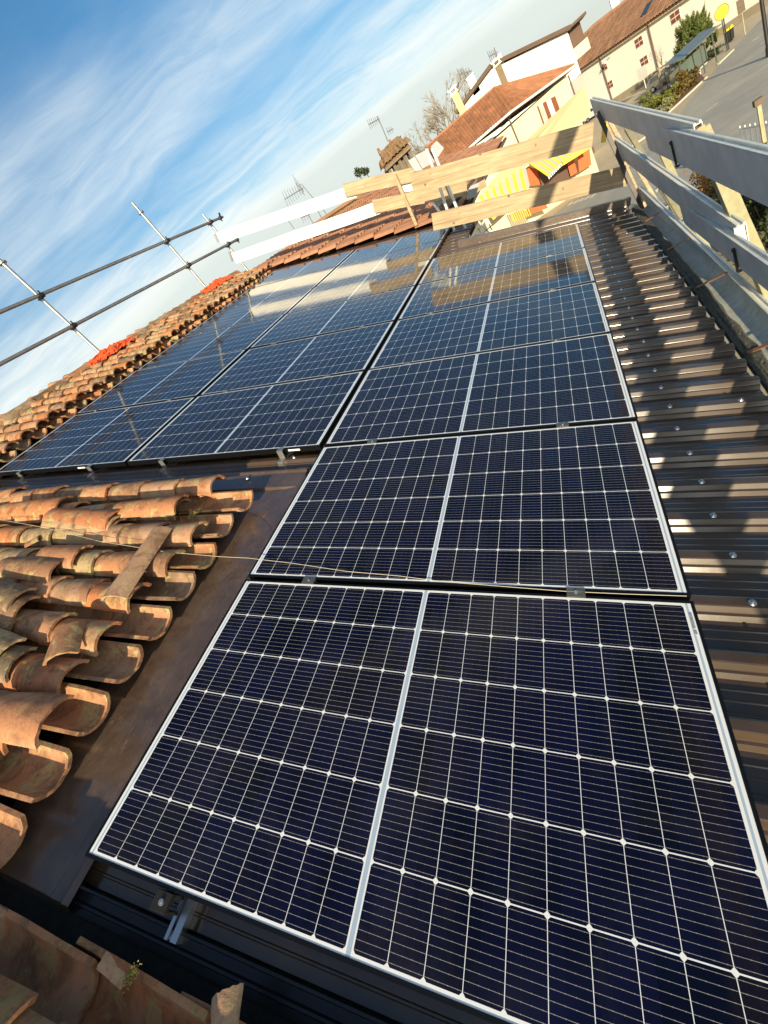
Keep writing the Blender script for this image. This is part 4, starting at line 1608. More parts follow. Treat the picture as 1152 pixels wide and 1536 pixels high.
# window with red shutter boards
wq = [on_h1(*p, .03) for p in ((805, 161), (829, 147), (837, 169), (814, 187))]
def quadslab(mb_, pts, d):
    mb_.prism(pts, d)
mb = MB()
quadslab(mb, wq, fn * .04)
win = mb.build('window', M['white_trim'], h1)
def lerpq(qd, s, t):
    return qd[0].lerp(qd[1], s).lerp(qd[3].lerp(qd[2], s), t)
for (s0_, s1_) in ((.0, .07), (.36, .56), (.86, 1.12)):
    mb = MB()
    quadslab(mb, [lerpq(wq, s0_, -.03) + fn * .045, lerpq(wq, s1_, -.03) + fn * .045, lerpq(wq, s1_, 1.02) + fn * .045, lerpq(wq, s0_, 1.02) + fn * .045], fn * .05)
    mb.build('shutter', M['shutter'], win)
mb = MB()
quadslab(mb, [lerpq(wq, .08, .04) + fn * .045, lerpq(wq, .35, .04) + fn * .045, lerpq(wq, .35, .96) + fn * .045, lerpq(wq, .08, .96) + fn * .045], fn * .02)
mb.build('pane', mat('curtained_pane', (.55, .50, .40), .25, 0, .2, 3), win)
# small chimneys on the red roof
for px0, px1, X, lab in (((693, 164), (687, 136), XK + 6, 'cream chimney with a white cap at the left ridge of the red roof'), ((757, 124), (750, 95), XK + 9, 'grey brick chimney in front of the white gable')):
    t = thing('chimney', lab, 'chimney', at_x(*px0, X))
    a = at_x(*px0, X)
    z1 = at_x(*px1, X).z
    mb = MB()
    mb.box(a.x - .3, a.x + .3, a.y - .32, a.y + .32, a.z - .8, z1)
    mb.build('shaft', M['yellow_wall'] if 'cream' in lab else mat('sooty_brick', (.22, .16, .10), .9, 0, .3, 4), t)
    mb = MB()
    mb.box(a.x - .42, a.x + .42, a.y - .45, a.y + .45, z1, z1 + .12)
    for sx in (-1, 1):
        for sy in (-1, 1):
            mb.box(a.x + sx * .3 - .06, a.x + sx * .3 + .06, a.y + sy * .3 - .06, a.y + sy * .3 + .06, z1 + .12, z1 + .42)
    mb.box(a.x - .48, a.x + .48, a.y - .5, a.y + .5, z1 + .42, z1 + .56)
    mb.build('chimney_cap', M['white_trim'], t)

# ------------------------------------------------------------------ white gabled house behind it
X2 = 76.0
h2 = thing('house', 'tall white gabled house rising behind the red roof', 'house', (81, 3, G))
g = [(690, 166), (717, 130), (738, 101), (748, 98.5), (851, 47), (846, 96)]
gp = [at_x(*p, X2) for p in g]
mb = MB()
mb.prism([Vector((X2, gp[0].y, G)), gp[0], gp[1], gp[2], gp[3], gp[4], gp[4] - Vector((0, 0, 4.2)), Vector((X2, gp[4].y + 2.6, gp[4].z - 4.2)), Vector((X2, gp[4].y + 2.6, G))], (9, 0, 0))
mb.build('wall', M['white_wall'], h2)
mb = MB()
for a, b, ea, eb in ((gp[0], gp[2], .5, 0), (gp[2], gp[4], 0, .35)):
    d = (b - a).normalized()
    a2, b2 = a - d * ea, b + d * eb
    up = d.cross(Vector((1, 0, 0))); up = up if up.z > 0 else -up
    mb.prism([a2 + up * .03, b2 + up * .03, b2 + up * .42, a2 + up * .42], (10, 0, 0))
mb.v = [p - Vector((.6, 0, 0)) for p in mb.v]
mb.build('roof', M['eave_wood'], h2)
mb = MB()                                           # balcony loggia on its right side
c = at_x(858, 72, X2 + 3)
mb.box(X2 + 1.5, X2 + 7, gp[4].y - 1.7, gp[4].y - .02, c.z - 1.3, c.z - .2)
mb.build('balcony', M['cream_wall'], h2)
mb = MB()
mb.box(X2 + 2.2, X2 + 2.4, gp[4].y - 1.5, gp[4].y - .02, c.z - .2, c.z + 1.6)
mb.build('loggia_wall', M['eave_wood'], h2)
mb = MB()
mb.box(X2 + 1.0, X2 + 8, gp[4].y - 2.2, gp[4].y - .38, c.z + 1.6, c.z + 1.85)
mb.build('balcony_roof', M['eave_wood'], h2)
t = thing('chimney', 'white twin pot chimney on the roof edge of the white gabled house', 'chimney', at_x(750, 100, X2 - .1))
a = at_x(751, 100, X2 + .4)
mb = MB()
mb.box(a.x - .35, a.x + .35, a.y - .5, a.y + .5, a.z - .6, a.z + .5)
mb.build('shaft', M['white_wall'], t)
mb = MB()
mb.box(a.x - .42, a.x + .42, a.y - .6, a.y + .6, a.z + .5, a.z + .62)
for sy in (-.3, .3):
    mb.box(a.x - .2, a.x + .2, a.y + sy - .17, a.y + sy + .17, a.z + .62, a.z + .95)
    mb.box(a.x - .27, a.x + .27, a.y + sy - .25, a.y + sy + .25, a.z + .95, a.z + 1.05)
mb.build('chimney_cap', M['white_trim'], t)
antenna((748, 96), (741, 71), X2, [((733, 85), (746, 78), 5, .6)], 'tv antenna standing by the white twin chimney')
antenna((700, 124), (695, 108), X2 + 4, [((688, 112), (708, 106), 5, .7)], 'tv antenna in front of the bare tree')
t = thing('chimney', 'small white block chimney on the left slope of the white gable', 'chimney', at_x(711, 136, X2))
a = at_x(713, 133, X2)
mb = MB()
mb.box(a.x, a.x + .8, a.y - .45, a.y + .45, a.z - .5, a.z + 1.3)
mb.build('shaft', M['white_wall'], t)
mb = MB()
mb.box(a.x - .1, a.x + .9, a.y - .55, a.y + .55, a.z + 1.3, a.z + 1.45)
mb.build('chimney_cap', M['white_trim'], t)

# ------------------------------------------------------------------ long white building along the street
h3 = thing('house', 'long white building with a brown tile roof and small square shuttered windows', 'building', (88, -14, G))
B0_, B1_ = at_z(920.2, 157.5), at_z(1152, 7)
B0_ = at_z(925, 154)
dB_ = (B1_ - B0_); dB_.z = 0; dB_.normalize()
nB = Vector((dB_.y, -dB_.x, 0))
if nB.dot(CAM - B0_) < 0:
    nB = -nB
def on_h3(px, py, off=0.0):
    return at_plane(px, py, B0_ + nB * off, nB)
E0, E1 = on_h3(850, 119), on_h3(1024, -2)
dE = (E1 - E0)
E2 = E0 + dE * 2.2
L0 = Vector((E0.x, E0.y, G)) ; L2 = Vector((E2.x, E2.y, G))
def sl_top(p): return Vector((p.x, p.y, p.z))
mb = MB()
mb.prism([L0, L2, E2, E0], -nB * 11)
mb.build('wall', M['white_wall'], h3)
ov = nB * .55
R0 = at_plane(868, 60, B0_ - nB * 5.5, nB)
R1 = at_plane(953, -1, B0_ - nB * 5.5, nB)
R2 = R0 + (R1 - R0) * 2.2 * (dE.length / (R1 - R0).dot(dB_)) if (R1 - R0).dot(dB_) > 1 else R1
R0 = R0 - dB_ * 3
EE0, EE2 = E0 + ov + Vector((0, 0, .12)), E2 + ov + Vector((0, 0, .12))
zr = (R0.z + R1.z) / 2
RR0 = Vector((E0.x, E0.y, 0)) - nB * 5.5 + Vector((0, 0, R0.z)); RR2 = Vector((E2.x, E2.y, 0)) - nB * 5.5 + Vector((0, 0, R0.z + (E2.z - E0.z)))
mb = MB()
tiled_plane(mb, EE0 - dB_ * .3, EE2, RR0 - dB_ * .3, RR2, .42, .55, .10, 12, .03)
mb.build('roof', M['roof_brown'], h3)
mb = MB()
mb.add([RR0, RR2, RR2 - nB * 5.5 - Vector((0, 0, 1.6)), RR0 - nB * 5.5 - Vector((0, 0, 1.6))], [(0, 1, 2, 3)])
mb.build('rear_slope', M['roof_brown'], h3)
mb = MB()
mb.bar(EE0 + nB * .05 - Vector((0, 0, .10)), EE2 + nB * .05 - Vector((0, 0, .10)), .14, .13)
mb.build('gutter', M['pipe'], h3)
mb = MB()
mb.bar(E0 + nB * .06 - Vector((0, 0, .28)), E2 + nB * .06 - Vector((0, 0, .28)), .12, .30)
mb.build('cornice', M['cream_wall'], h3)
for (a, b) in (((971, 36), (988, 107)), ((899, 87), (920, 156))):
    p, q = on_h3(*a, .1), on_h3(*b, .1)
    mb = MB()
    mb.tube((p.x, p.y, p.z + .2), (q.x, q.y, G), .085, None, 8)
    mb.build('downpipe', M['pipe'], h3)
for (x, y, s_) in ((958.8, 62.6, 6.2), (966.8, 91, 6.0), (906.7, 100, 5.6), (915.5, 126.5, 5.4), (1013.5, 24.7, 6.6)):
    c = on_h3(x, y, .02)
    k = s_ * .098
    mb = MB()
    mb.obox(c, dB_ * k * .95, nB * .03, (0, 0, k * .80))
    wf = mb.build('window', M['white_trim'], h3)
    for sx in (-1, 1):
        for sz in (-1, 1):
            mb = MB()
            mb.obox(c + dB_ * sx * k * .48 + Vector((0, 0, sz * k * .40)) + nB * .04, dB_ * k * .40, nB * .02, (0, 0, k * .32))
            mb.build('shutter', M['shutter'], wf)
mb = MB()
mb.bar(L0 + nB * .1 + Vector((0, 0, .35)), L2 + nB * .1 + Vector((0, 0, .35)), .1, .7)
mb.build('plinth', mat('plinth_grey', (.32, .27, .19), .9, 0, .2, 1), h3)
# roof light
c = at_plane(971, 14, (EE0 + RR0) / 2, (EE2 - EE0).cross(RR0 - EE0).normalized())
mb = MB()
nr = (EE2 - EE0).cross(RR0 - EE0).normalized(); nr = nr if nr.z > 0 else -nr
mb.obox(c + nr * .15, dB_ * .5, nr * .06, nr.cross(dB_) * .7)
mb.build('roof_light', M['glass'], h3)

# roofs behind the long building
for (pp, X, m1, lab) in (([(866, 66), (890, 42), (960, -12), (975, 12)], 120, 'roof_brown', 'brown roofed house far behind the long white building'),):
    t = thing('house', lab, 'house', at_x(900, 60, X))
    q = [at_x(*p, X) for p in pp]
    mb = MB()
    mb.prism([Vector((X, q[0].y, G)), q[0], q[1], q[2], q[3], Vector((X, q[3].y, G))], (12, 0, 0))
    mb.build('wall', M['cream_wall'], t)
    mb = MB()
    for a, b in ((q[0], q[1]), (q[1], q[2])):
        mb.prism([a, b, b + Vector((0, 0, .5)), a + Vector((0, 0, .5))], (13, 0, 0))
    mb.v = [p - Vector((.6, 0, 0)) for p in mb.v]
    mb.build('roof', M[m1], t)
    mb = MB()
    c = at_x(926, 18, X)
    mb.box(X - .4, X + .6, c.y - .6, c.y + .6, c.z - 1, c.z + 2.2)
    mb.build('chimney', M['white_trim'], t)

# ------------------------------------------------------------------ kiosk with striped awnings
def awning(pts, per, label):
    mb_ = MB()
    n_ = 8
    a, b, c, d = pts                                  # top left, top right, bottom right, bottom left
    nrm = (b - a).cross(d - a).normalized() * .03
    mb_.v = [a, b, c, d, a + nrm, b + nrm, c + nrm, d + nrm]
    mb_.f = [(3, 2, 1, 0), (4, 5, 6, 7), (0, 1, 5, 4), (1, 2, 6, 5), (2, 3, 7, 6), (3, 0, 4, 7)]
    mb_.t = [.5] * 6
    mb_.mi = [0] * 6
    base = pts[0].copy()
    mb_.v = [p - base for p in mb_.v]
    me_o = mb_.build('awning', stripe_mat('awning_stripes', (.74, .50, .04), (.36, .34, .30), per), None)
    uvs = [(0, 1), (1, 1), (1, 0), (0, 0)] * 2
    l_ = me_o.data.uv_layers.new(name='UVMap')
    for lp in me_o.data.loops:
        l_.data[lp.index].uv = uvs[lp.vertex_index]
    me_o.location = base
    return tag(me_o, label, 'awning', 'striped awnings of the kiosk')


kio = thing('kiosk', 'low kiosk with a pale yellow roof and orange red walls below striped awnings', 'kiosk', at_x(810, 300, 50))
mb = MB()
rt4 = [at_x(793, 207, 56), at_x(876, 129, 56), at_x(886, 168, 51.5), at_x(792, 246, 50.5), at_x(717, 296, 50.5)]
mb.prism(rt4, (0.05, 0, -.18))
mb.build('roof', M['pale_yellow'], kio)
mb = MB()
wa, wb, wc = at_x(700, 310, 52), at_x(806, 262, 52), at_x(888, 228, 50.6)
for a, b in ((wa, wb), (wb, wc)):
    d = (b - a).normalized()
    nn = Vector((-d.y, d.x, 0)).normalized()
    nn = nn if nn.x > 0 else -nn
    zt_ = min(a.z, b.z) + .5
    mb.prism([Vector((a.x, a.y, G)), Vector((b.x, b.y, G)), Vector((b.x, b.y, zt_)), Vector((a.x, a.y, zt_))], nn * .15)
mb.build('wall', M['cream_wall'], kio)
for px4, X in (([(789, 249), (806, 254), (812, 277), (795, 279)], 51.2), ([(866, 233), (884, 222), (887, 247), (869, 258)], 50.0), ([(851, 246), (861, 239), (866, 259), (856, 265)], 50.2), ([(788, 308), (816, 301), (822, 312), (793, 322)], 49.5)):
    mb = MB()
    mb.prism([at_x(*p, X) for p in px4], (.12, 0, 0))
    mb.build('red_panel', M['red_panel'], kio)
mb = MB()
mb.prism([at_x(*p, 50.6) for p in ((806, 256), (851, 238), (866, 262), (814, 282))], (.1, 0, 0))
mb.build('dark_opening', M['eave_wood'], kio)
mb = MB()
for i in range(9):
    a = at_x(766 + 3.0 * i, 318 - 1.2 * i, 49)
    mb.bar((a.x, a.y, a.z - .9), (a.x, a.y, a.z + .35), .07, .2, up=(1, 0, 0))
fo = mb.build('slat_fence', M['yellow_slat'], kio)
fo['kind'] = 'stuff'
awning([at_x(718, 295, 50), at_x(788, 248, 50), at_x(795, 279, 48.8), at_x(740, 330, 48.8)], 7, 'yellow and grey striped awning hanging at the left end of the kiosk')
awning([at_x(792, 244, 50.4), at_x(858, 205, 50.2), at_x(881, 219, 48.4), at_x(822, 265, 48.4)], 8, 'striped awning folded out to the right, with a bright yellow front edge')
mb = MB()
mb.prism([at_x(*p, 48.3) for p in ((843, 241), (881, 218), (883, 224), (845, 248))], (.06, 0, 0))
single(mb, 'valance', M['yellow_slat'], 'bright yellow valance along the front edge of the right awning', 'valance')
mb = MB()
for i in range(8):
    f0, f1 = i / 8, (i + .62) / 8
    a, b = at_x(822, 265, 48.35).lerp(at_x(843, 243, 48.35), f0), at_x(822, 265, 48.35).lerp(at_x(843, 243, 48.35), f1)
    mb.prism([a, b, b - Vector((0, 0, .22)), a - Vector((0, 0, .22))], (.03, 0, 0))
single(mb, 'awning_fringe', M['rail_grey'], 'scalloped grey white fringe below the striped awning', 'fringe')

# ------------------------------------------------------------------ vegetation
def leaf_cloud(mb_, c, rx, ry, rz, n, s, rr, up=.3, clump=9, pw=.6):
    cl = [(Vector((rr.gauss(0, .5), rr.gauss(0, .5), rr.gauss(0, .5))), rr.uniform(.25, .5), rr.uniform(.0, 1)) for _ in range(clump)]
    for i in range(n):
        q, rad_, tn = rr.choice(cl)
        d = Vector((rr.gauss(0, 1), rr.gauss(0, 1), rr.gauss(0, 1))).normalized() * rr.random() ** .4 * rad_
        p = c + Vector(((q.x + d.x) * rx, (q.y + d.y) * ry, (q.z + d.z) * rz))
        x = Vector((rr.gauss(0, 1), rr.gauss(0, 1), rr.gauss(up, .8))).normalized()
        y = x.cross(Vector((rr.gauss(0, 1), rr.gauss(0, 1), rr.gauss(0, 1)))).normalized()
        k = s * rr.uniform(.6, 1.4)
        mb_.add([p, p + x * k * .5 + y * k * .28, p + x * k, p + x * k * .5 - y * k * .28], [(0, 1, 2, 3)], min(1, max(0, tn * .6 + rr.random() * .5)))


def branches(mb_, p, d, L, r, lev, rr, spread=.5, up=.15, nch=(2, 3), dec=.6):
    q = p + d * L
    mb_.tube(p, q, r, r * .68, 6 if lev > 2 else 4, cap=False)
    if lev == 0:
        return
    for i in range(rr.randint(*nch)):
        dd = (d + Vector((rr.gauss(0, spread), rr.gauss(0, spread), rr.gauss(up, spread * .7)))).normalized()
        branches(mb_, p.lerp(q, rr.uniform(.72, 1.0)), dd, L * rr.uniform(.66, .88), r * dec, lev - 1, rr, spread, up, nch, dec)


rv = random.Random(31)
# bare tree behind the red roof
tb = at_x(668, 200, 88)
tr = thing('bare_tree', 'big leafless tree with a round net of twigs behind the red roof', 'tree', (tb.x, tb.y, G))
topz = at_x(683, 112, 88).z
mb = MB()
hh = topz - G
base = Vector((tb.x, tb.y, G))
mb.tube(base, base + Vector((0, 0, hh * .62)), .36, .20, 8)
mb.build('trunk', M['bark'], tr)
mb = MB()
for i in range(7):
    a = i * 2 * math.pi / 7
    d = Vector((math.cos(a) * .75, math.sin(a) * .75, 1.0)).normalized()
    branches(mb, base + Vector((0, 0, hh * (.40 + .035 * i))), d, hh * .175, .15, 6, rv, .38, .04, (2, 3), .71)
mb.build('crown', mat('pale_twigs', (.30, .25, .19), .9, 0, .2, 5), tr)
for (px, X, s_, lab) in (((537, 259), 120, .9, 'small dark far tree top left of the chimney'), ((548, 257), 118, .7, 'tiny far tree top just right of its darker neighbour')):
    c = at_x(*px, X)
    t = thing('far_tree', lab, 'tree', (c.x, c.y, G))
    mb = MB(); mb.tube((c.x, c.y, G), (c.x, c.y, c.z), .2, .1, 6); mb.build('trunk', M['bark'], t)
    mb = MB(); leaf_cloud(mb, c, s_ * .8, s_ * .8, s_ * 1.1, 260, .5, rv); mb.build('crown', M['leaf_dark'], t)

# pine beside the bus shelter
pb = at_z(1046, 92)
pt = thing('pine_tree', 'bushy pine with upright shoots standing behind the bus shelter', 'tree', pb)
zt = at_plane(1036, 14, pb, (CAM - pb).normalized()).z
Hp = zt - G
mb = MB(); mb.tube(pb, pb + Vector((0, 0, Hp * .85)), .16, .04, 8)
for i in range(16):
    a = rv.uniform(0, 6.28)
    z = Hp * rv.uniform(.15, .7)
    mb.tube(pb + Vector((0, 0, z)), pb + Vector((math.cos(a) * 1.5, math.sin(a) * 1.5, z + 1.1)), .05, .02, 5)
mb.build('trunk', M['bark'], pt)
mb = MB()
for i in range(170):
    a = rv.uniform(0, 6.28)
    t_ = rv.random()
    R_ = Hp * .46 * (1 - .5 * t_) * math.sqrt(rv.random())
    z = Hp * (.10 + .68 * t_) - R_ * .08
    b0 = pb + Vector((math.cos(a) * R_, math.sin(a) * R_, z))
    d = Vector((math.cos(a) * .35, math.sin(a) * .35, 1)).normalized()
    L_ = Hp * rv.uniform(.14, .25)
    tn = rv.random()
    for k in range(46):
        s_ = rv.random()
        p = b0 + d * L_ * s_
        x = (d * .8 + Vector((rv.gauss(0, .6), rv.gauss(0, .6), rv.gauss(.2, .5)))).normalized()
        y = x.orthogonal().normalized()
        k2 = .30 * (1.25 - s_)
        mb.add([p, p + x * k2 * .5 + y * k2 * .2, p + x * k2 * 1.2, p + x * k2 * .5 - y * k2 * .2], [(0, 1, 2, 3)], min(1, tn * .55 + .45 * s_ + rv.uniform(-.1, .1)))
mb.build('crown', M['leaf_pine'], pt)


def bush(px, rpx, hmul, n, s, m_, label, name='bush', sq=1.0, group=None):
    c = at_z(*px)
    R_ = rpx / F * (c - CAM).dot(FW)
    t = thing(name, label, 'bush', c, group)
    mb_ = MB()
    for i in range(7):
        mb_.tube(c + Vector((rv.gauss(0, .2), rv.gauss(0, .2), 0)), c + Vector((rv.gauss(0, .5) * R_, rv.gauss(0, .5) * R_, R_ * hmul)), .03, .01, 4)
    mb_.build('stems', M['bark'], t)
    mb_ = MB()
    leaf_cloud(mb_, c + Vector((0, 0, R_ * hmul * .62)), R_ * sq, R_, R_ * hmul * .8, n, s, rv, clump=16)
    for v in mb_.v:
        v.z = max(v.z, G + .03)
    mb_.build('foliage', M[m_], t)


bush((1033, 134), 15, 1.05, 2600, .22, 'leaf_brown', 'large dark olive brown bush in the bed in front of the bus shelter')
bush((972, 170), 15, 1.0, 1500, .20, 'leaf_bush', 'bright yellow green shrub at the near end of the planting bed')
bush((1006, 157), 13, 1.0, 1300, .20, 'leaf_bush', 'yellow green shrub below the staked young tree')
bush((997, 170), 11, .8, 900, .18, 'leaf_pale', 'pale flowering shrub between the two yellow green shrubs')
bush((985, 158), 11, .9, 800, .18, 'leaf_bush', 'small green shrub at the back of the bed between the larger ones')
bush((1069, 86), 9, .7, 700, .20, 'leaf_dark', 'low dark green plant seen through the bus shelter')

# young tree with its stakes
yb = at_z(1003, 137)
yt = thing('young_tree', 'thin leafless young tree tied inside a cage of wooden stakes', 'tree', yb)
zt = at_plane(994, 56, yb, (CAM - yb).normalized()).z
mb = MB(); mb.tube(yb, yb + Vector((0, 0, (zt - G) * .55)), .06, .04, 6); mb.build('trunk', M['bark'], yt)
mb = MB()
for i in range(5):
    branches(mb, yb + Vector((0, 0, (zt - G) * (.42 + .04 * i))), Vector((rv.gauss(0, .35), rv.gauss(0, .35), 1)).normalized(), (zt - G) * .17, .022, 3, rv, .3, .2)
mb.build('crown', M['bark'], yt)
sk = thing('stake_cage', 'grey wooden stakes with cross bars around the young tree', 'stakes', yb)
for i in range(4):
    a = math.pi / 4 + i * math.pi / 2
    mb = MB()
    mb.tube(yb + Vector((math.cos(a) * .75, math.sin(a) * .75, 0)), yb + Vector((math.cos(a) * .5, math.sin(a) * .5, 2.5)), .055, .045, 7)
    mb.build('stake', M['stake'], sk)
for z, r_ in ((1.1, .64), (2.2, .53)):
    for i in range(4):
        a, b = math.pi / 4 + i * math.pi / 2, math.pi / 4 + (i + 1) * math.pi / 2
        mb = MB()
        mb.bar(yb + Vector((math.cos(a) * r_, math.sin(a) * r_, z)), yb + Vector((math.cos(b) * r_, math.sin(b) * r_, z)), .03, .10)
        mb.build('cross_bar', M['stake'], sk)

# dark ivy hedge and dry climber on the fence at the right
h0, h1_ = at_z(1106, 338), at_z(1185, 392)
hd = thing('hedge', 'dark green leafy hedge at the right edge below the timber post', 'hedge', h0)
mb = MB()
for i in range(14):
    c = h0.lerp(h1_, i / 13) + Vector((rv.uniform(-.3, .3), rv.uniform(-.3, .3), 0))
    leaf_cloud(mb, c + Vector((0, 0, 1.5 + rv.uniform(-.2, .3))), .75, .75, .95, 800, .15, rv, clump=12)
mb.build('foliage', M['leaf_dark'], hd)
mb = MB()
for i in range(24):
    c = h0.lerp(h1_, i / 23)
    mb.tube(c, c + Vector((rv.gauss(0, .2), rv.gauss(0, .2), 2.0)), .03, .015, 5)
mb.build('stems', M['bark'], hd)
dh = thing('dry_climber', 'dry brown climber with orange leaves on a dark upright railing', 'climber', at_z(1075, 312))
f0, f1 = at_z(1062, 313), at_z(1100, 338)
mb = MB()
for i in range(16):
    p = f0.lerp(f1, i / 15)
    mb.tube(p, p + Vector((0, 0, 2.4)), .022, None, 5)
for z in (.25, 2.25):
    mb.bar(f0 + Vector((0, 0, z)), f1 + Vector((0, 0, z)), .05, .05)
mb.build('railing', M['dark_metal'], dh)
mb = MB()
for i in range(10):
    p = f0.lerp(f1, (i + .5) / 10) + Vector((.25, .1, 0))
    leaf_cloud(mb, p + Vector((0, 0, 1.3)), .30, .35, 1.1, 170, .13, rv, clump=6)
mb.build('foliage', M['leaf_dry'], dh)

# ------------------------------------------------------------------ street furniture
sa, sb = at_z(1058, 109.5), at_z(1075.5, 93.5)
ds = (sb - sa); ds.z = 0
Ls = ds.length; ds.normalize()
bk = Vector((-ds.y, ds.x, 0))
if bk.dot(CAM - sa) > 0:
    bk = -bk
bs = thing('bus_shelter', 'glass bus shelter with a dark frame and a sloping roof', 'bus shelter', sa)
hs = 2.25
left = sa - ds * 2.4
right = sb + ds * .9
for p in (left + bk * .2, sa, sb):
    mb = MB()
    mb.bar(p, p + Vector((0, 0, hs)), .10, .10, up=(1, 0, 0))
    mb.bar(p + Vector((0, 0, hs - .05)), p + bk * 1.3 + Vector((0, 0, hs + .25)), .09, .10)
    mb.build('post', M['dark_metal'], bs)
mb = MB()
o0, o1 = left - bk * .35 - ds * .2 + Vector((0, 0, hs + .12)), right - bk * .35 + Vector((0, 0, hs + .12))
mb.prism([o0, o1, o1 + bk * 1.9 + Vector((0, 0, .40)), o0 + bk * 1.9 + Vector((0, 0, .40))], (0, 0, .07))
mb.build('roof', mat('shelter_roof', (.16, .18, .16), .3, .2, .2, 2), bs)
mb = MB()
for p in (left, right):
    pass
mb.bar(left + bk * 1.3 + Vector((0, 0, .5)), right + bk * 1.3 + Vector((0, 0, .5)), .06, .06)
mb.bar(left + bk * 1.3 + Vector((0, 0, 1.9)), right + bk * 1.3 + Vector((0, 0, 1.9)), .06, .06)
mb.build('back_rail', M['dark_metal'], bs)
gm = mat('shelter_glass', (.10, .13, .11), .08, 0, .1, 1, spec=.7)
mb = MB()
mb.prism([left + bk * 1.34 + Vector((0, 0, .55)), right + bk * 1.34 + Vector((0, 0, .55)), right + bk * 1.34 + Vector((0, 0, 1.85)), left + bk * 1.34 + Vector((0, 0, 1.85))], bk * .02)
mb.build('back_pane', gm, bs)
mb = MB()
mb.prism([left + bk * .25 + Vector((0, 0, .3)), left + bk * 1.3 + Vector((0, 0, .3)), left + bk * 1.3 + Vector((0, 0, 1.85)), left + bk * .25 + Vector((0, 0, 2.1))], ds * .02)
mb.build('side_pane', gm, bs)
mb = MB()
mb.bar(left + bk * 1.0 + ds * .5 + Vector((0, 0, .45)), sb + bk * 1.0 + Vector((0, 0, .45)), .40, .05)
for f in (.2, .8):
    p = (left + bk * 1.0).lerp(sb + bk * 1.0, f)
    mb.bar(p, p + Vector((0, 0, .43)), .06, .06, up=(1, 0, 0))
mb.build('bench', M['rail_grey'], bs)

st = at_z(1092.5, 75)
sg = thing('bus_stop_sign', 'round yellow bus stop disc on a dark double pole', 'sign', st)
mb = MB()
hz_ = at_plane(1083, 17, st, (CAM - st).normalized()).z - G
mb.tube(st + ds * .08, st + ds * .08 + Vector((0, 0, hz_)), .05, None, 8)
mb.tube(st - ds * .14, st - ds * .14 + Vector((0, 0, hz_ * .82)), .045, None, 8)
mb.build('pole', M['dark_metal'], sg)
vd = (CAM - st); vd.z = 0; vd.normalize()
vd = (vd + Vector((0, 0, 0))).normalized()
c = st + Vector((0, 0, hz_))
rr_ = 7.6 / F * (st - CAM).dot(FW)
mb = MB()
mb.tube(c + vd * .06, c + vd * .10, rr_, None, 28)
mb.build('disc', M['yellow_sign'], sg)
mb = MB()
mb.tube(c + vd * .02, c + vd * .058, rr_ * 1.08, None, 28)
mb.build('rim', M['eave_wood'], sg)

bp = at_z(1096, 62)
bn = thing('litter_bin', 'black litter bin with a bright yellow lid beside the bus stop', 'bin', bp)
mb = MB()
mb.tube(bp + Vector((0, 0, .1)), bp + Vector((0, 0, 1.0)), .32, .38, 14)
mb.tube(bp, bp + Vector((0, 0, .1)), .2, None, 10)
mb.build('body', M['rubber'], bn)
mb = MB()
mb.tube(bp + Vector((0, 0, 1.0)), bp + Vector((0, 0, 1.22)), .41, .32, 14)
mb.build('lid', M['yellow_sign'], bn)


def sign_pole(base, toppx, plate_px, pw, ph, label, pole_m, plate_m, name='street_sign'):
    b = at_z(*base)
    n_ = (CAM - b).normalized()
    z1 = at_plane(*toppx, b, n_).z
    t = thing(name, label, 'sign', b)
    mb_ = MB(); mb_.tube(b, (b.x, b.y, z1), .045, None, 8); mb_.build('pole', M[pole_m], t)
    if plate_px:
        zc = at_plane(*plate_px, b, n_).z
        f = Vector((n_.x, n_.y, 0)).normalized()
        s_ = Vector((-f.y, f.x, 0))
        mb_ = MB(); mb_.obox(Vector((b.x, b.y, zc)) + f * .07, s_ * pw / 2, f * .02, (0, 0, ph / 2)); mb_.build('plate', M[plate_m], t)


sign_pole((1118, 52), (1106, -4), (1110, 9), .55, 1.05, 'ochre pole with a grey brown box in front of the white wall', 'post_wood', 'bark')
sign_pole((970.5, 137), (961, 92), (964, 109), .95, 1.25, 'grey plate sign seen from the back on a thin pole', 'rail_grey', 'galv')
lp = at_z(1154, 84)
t = thing('street_lamp', 'dark lamp post at the top right edge beside the road', 'lamp post', lp)
mb = MB(); mb.tube(lp, lp + Vector((0, 0, 7)), .13, .10, 10); mb.tube(lp, lp + Vector((0, 0, .6)), .2, .16, 10); mb.build('post', M['steel_dark'], t)
mb = MB(); mb.bar(lp + Vector((0, 0, 7)), lp + Vector((0, 0, 7.1)) + ds * 1.2, .1, .1); mb.obox(lp + Vector((0, 0, 7.1)) + ds * 1.4, ds * .3, bk * .12, (0, 0, .06)); mb.build('lamp_head', M['steel_dark'], t)
# wall lamp on the long building
wl = on_h3(912, 88, .35)
t = thing('wall_lamp', 'small lamp on a bracket under the eave of the long building', 'lamp', wl)
mb = MB(); mb.bar(wl - nB * .3, wl + nB * .5, .05, .05); mb.build('bracket', M['steel_dark'], t)
mb = MB(); mb.tube(wl + nB * .5 - Vector((0, 0, .25)), wl + nB * .5, .3, .08, 10); mb.build('lamp_shade', M['rail_grey'], t)

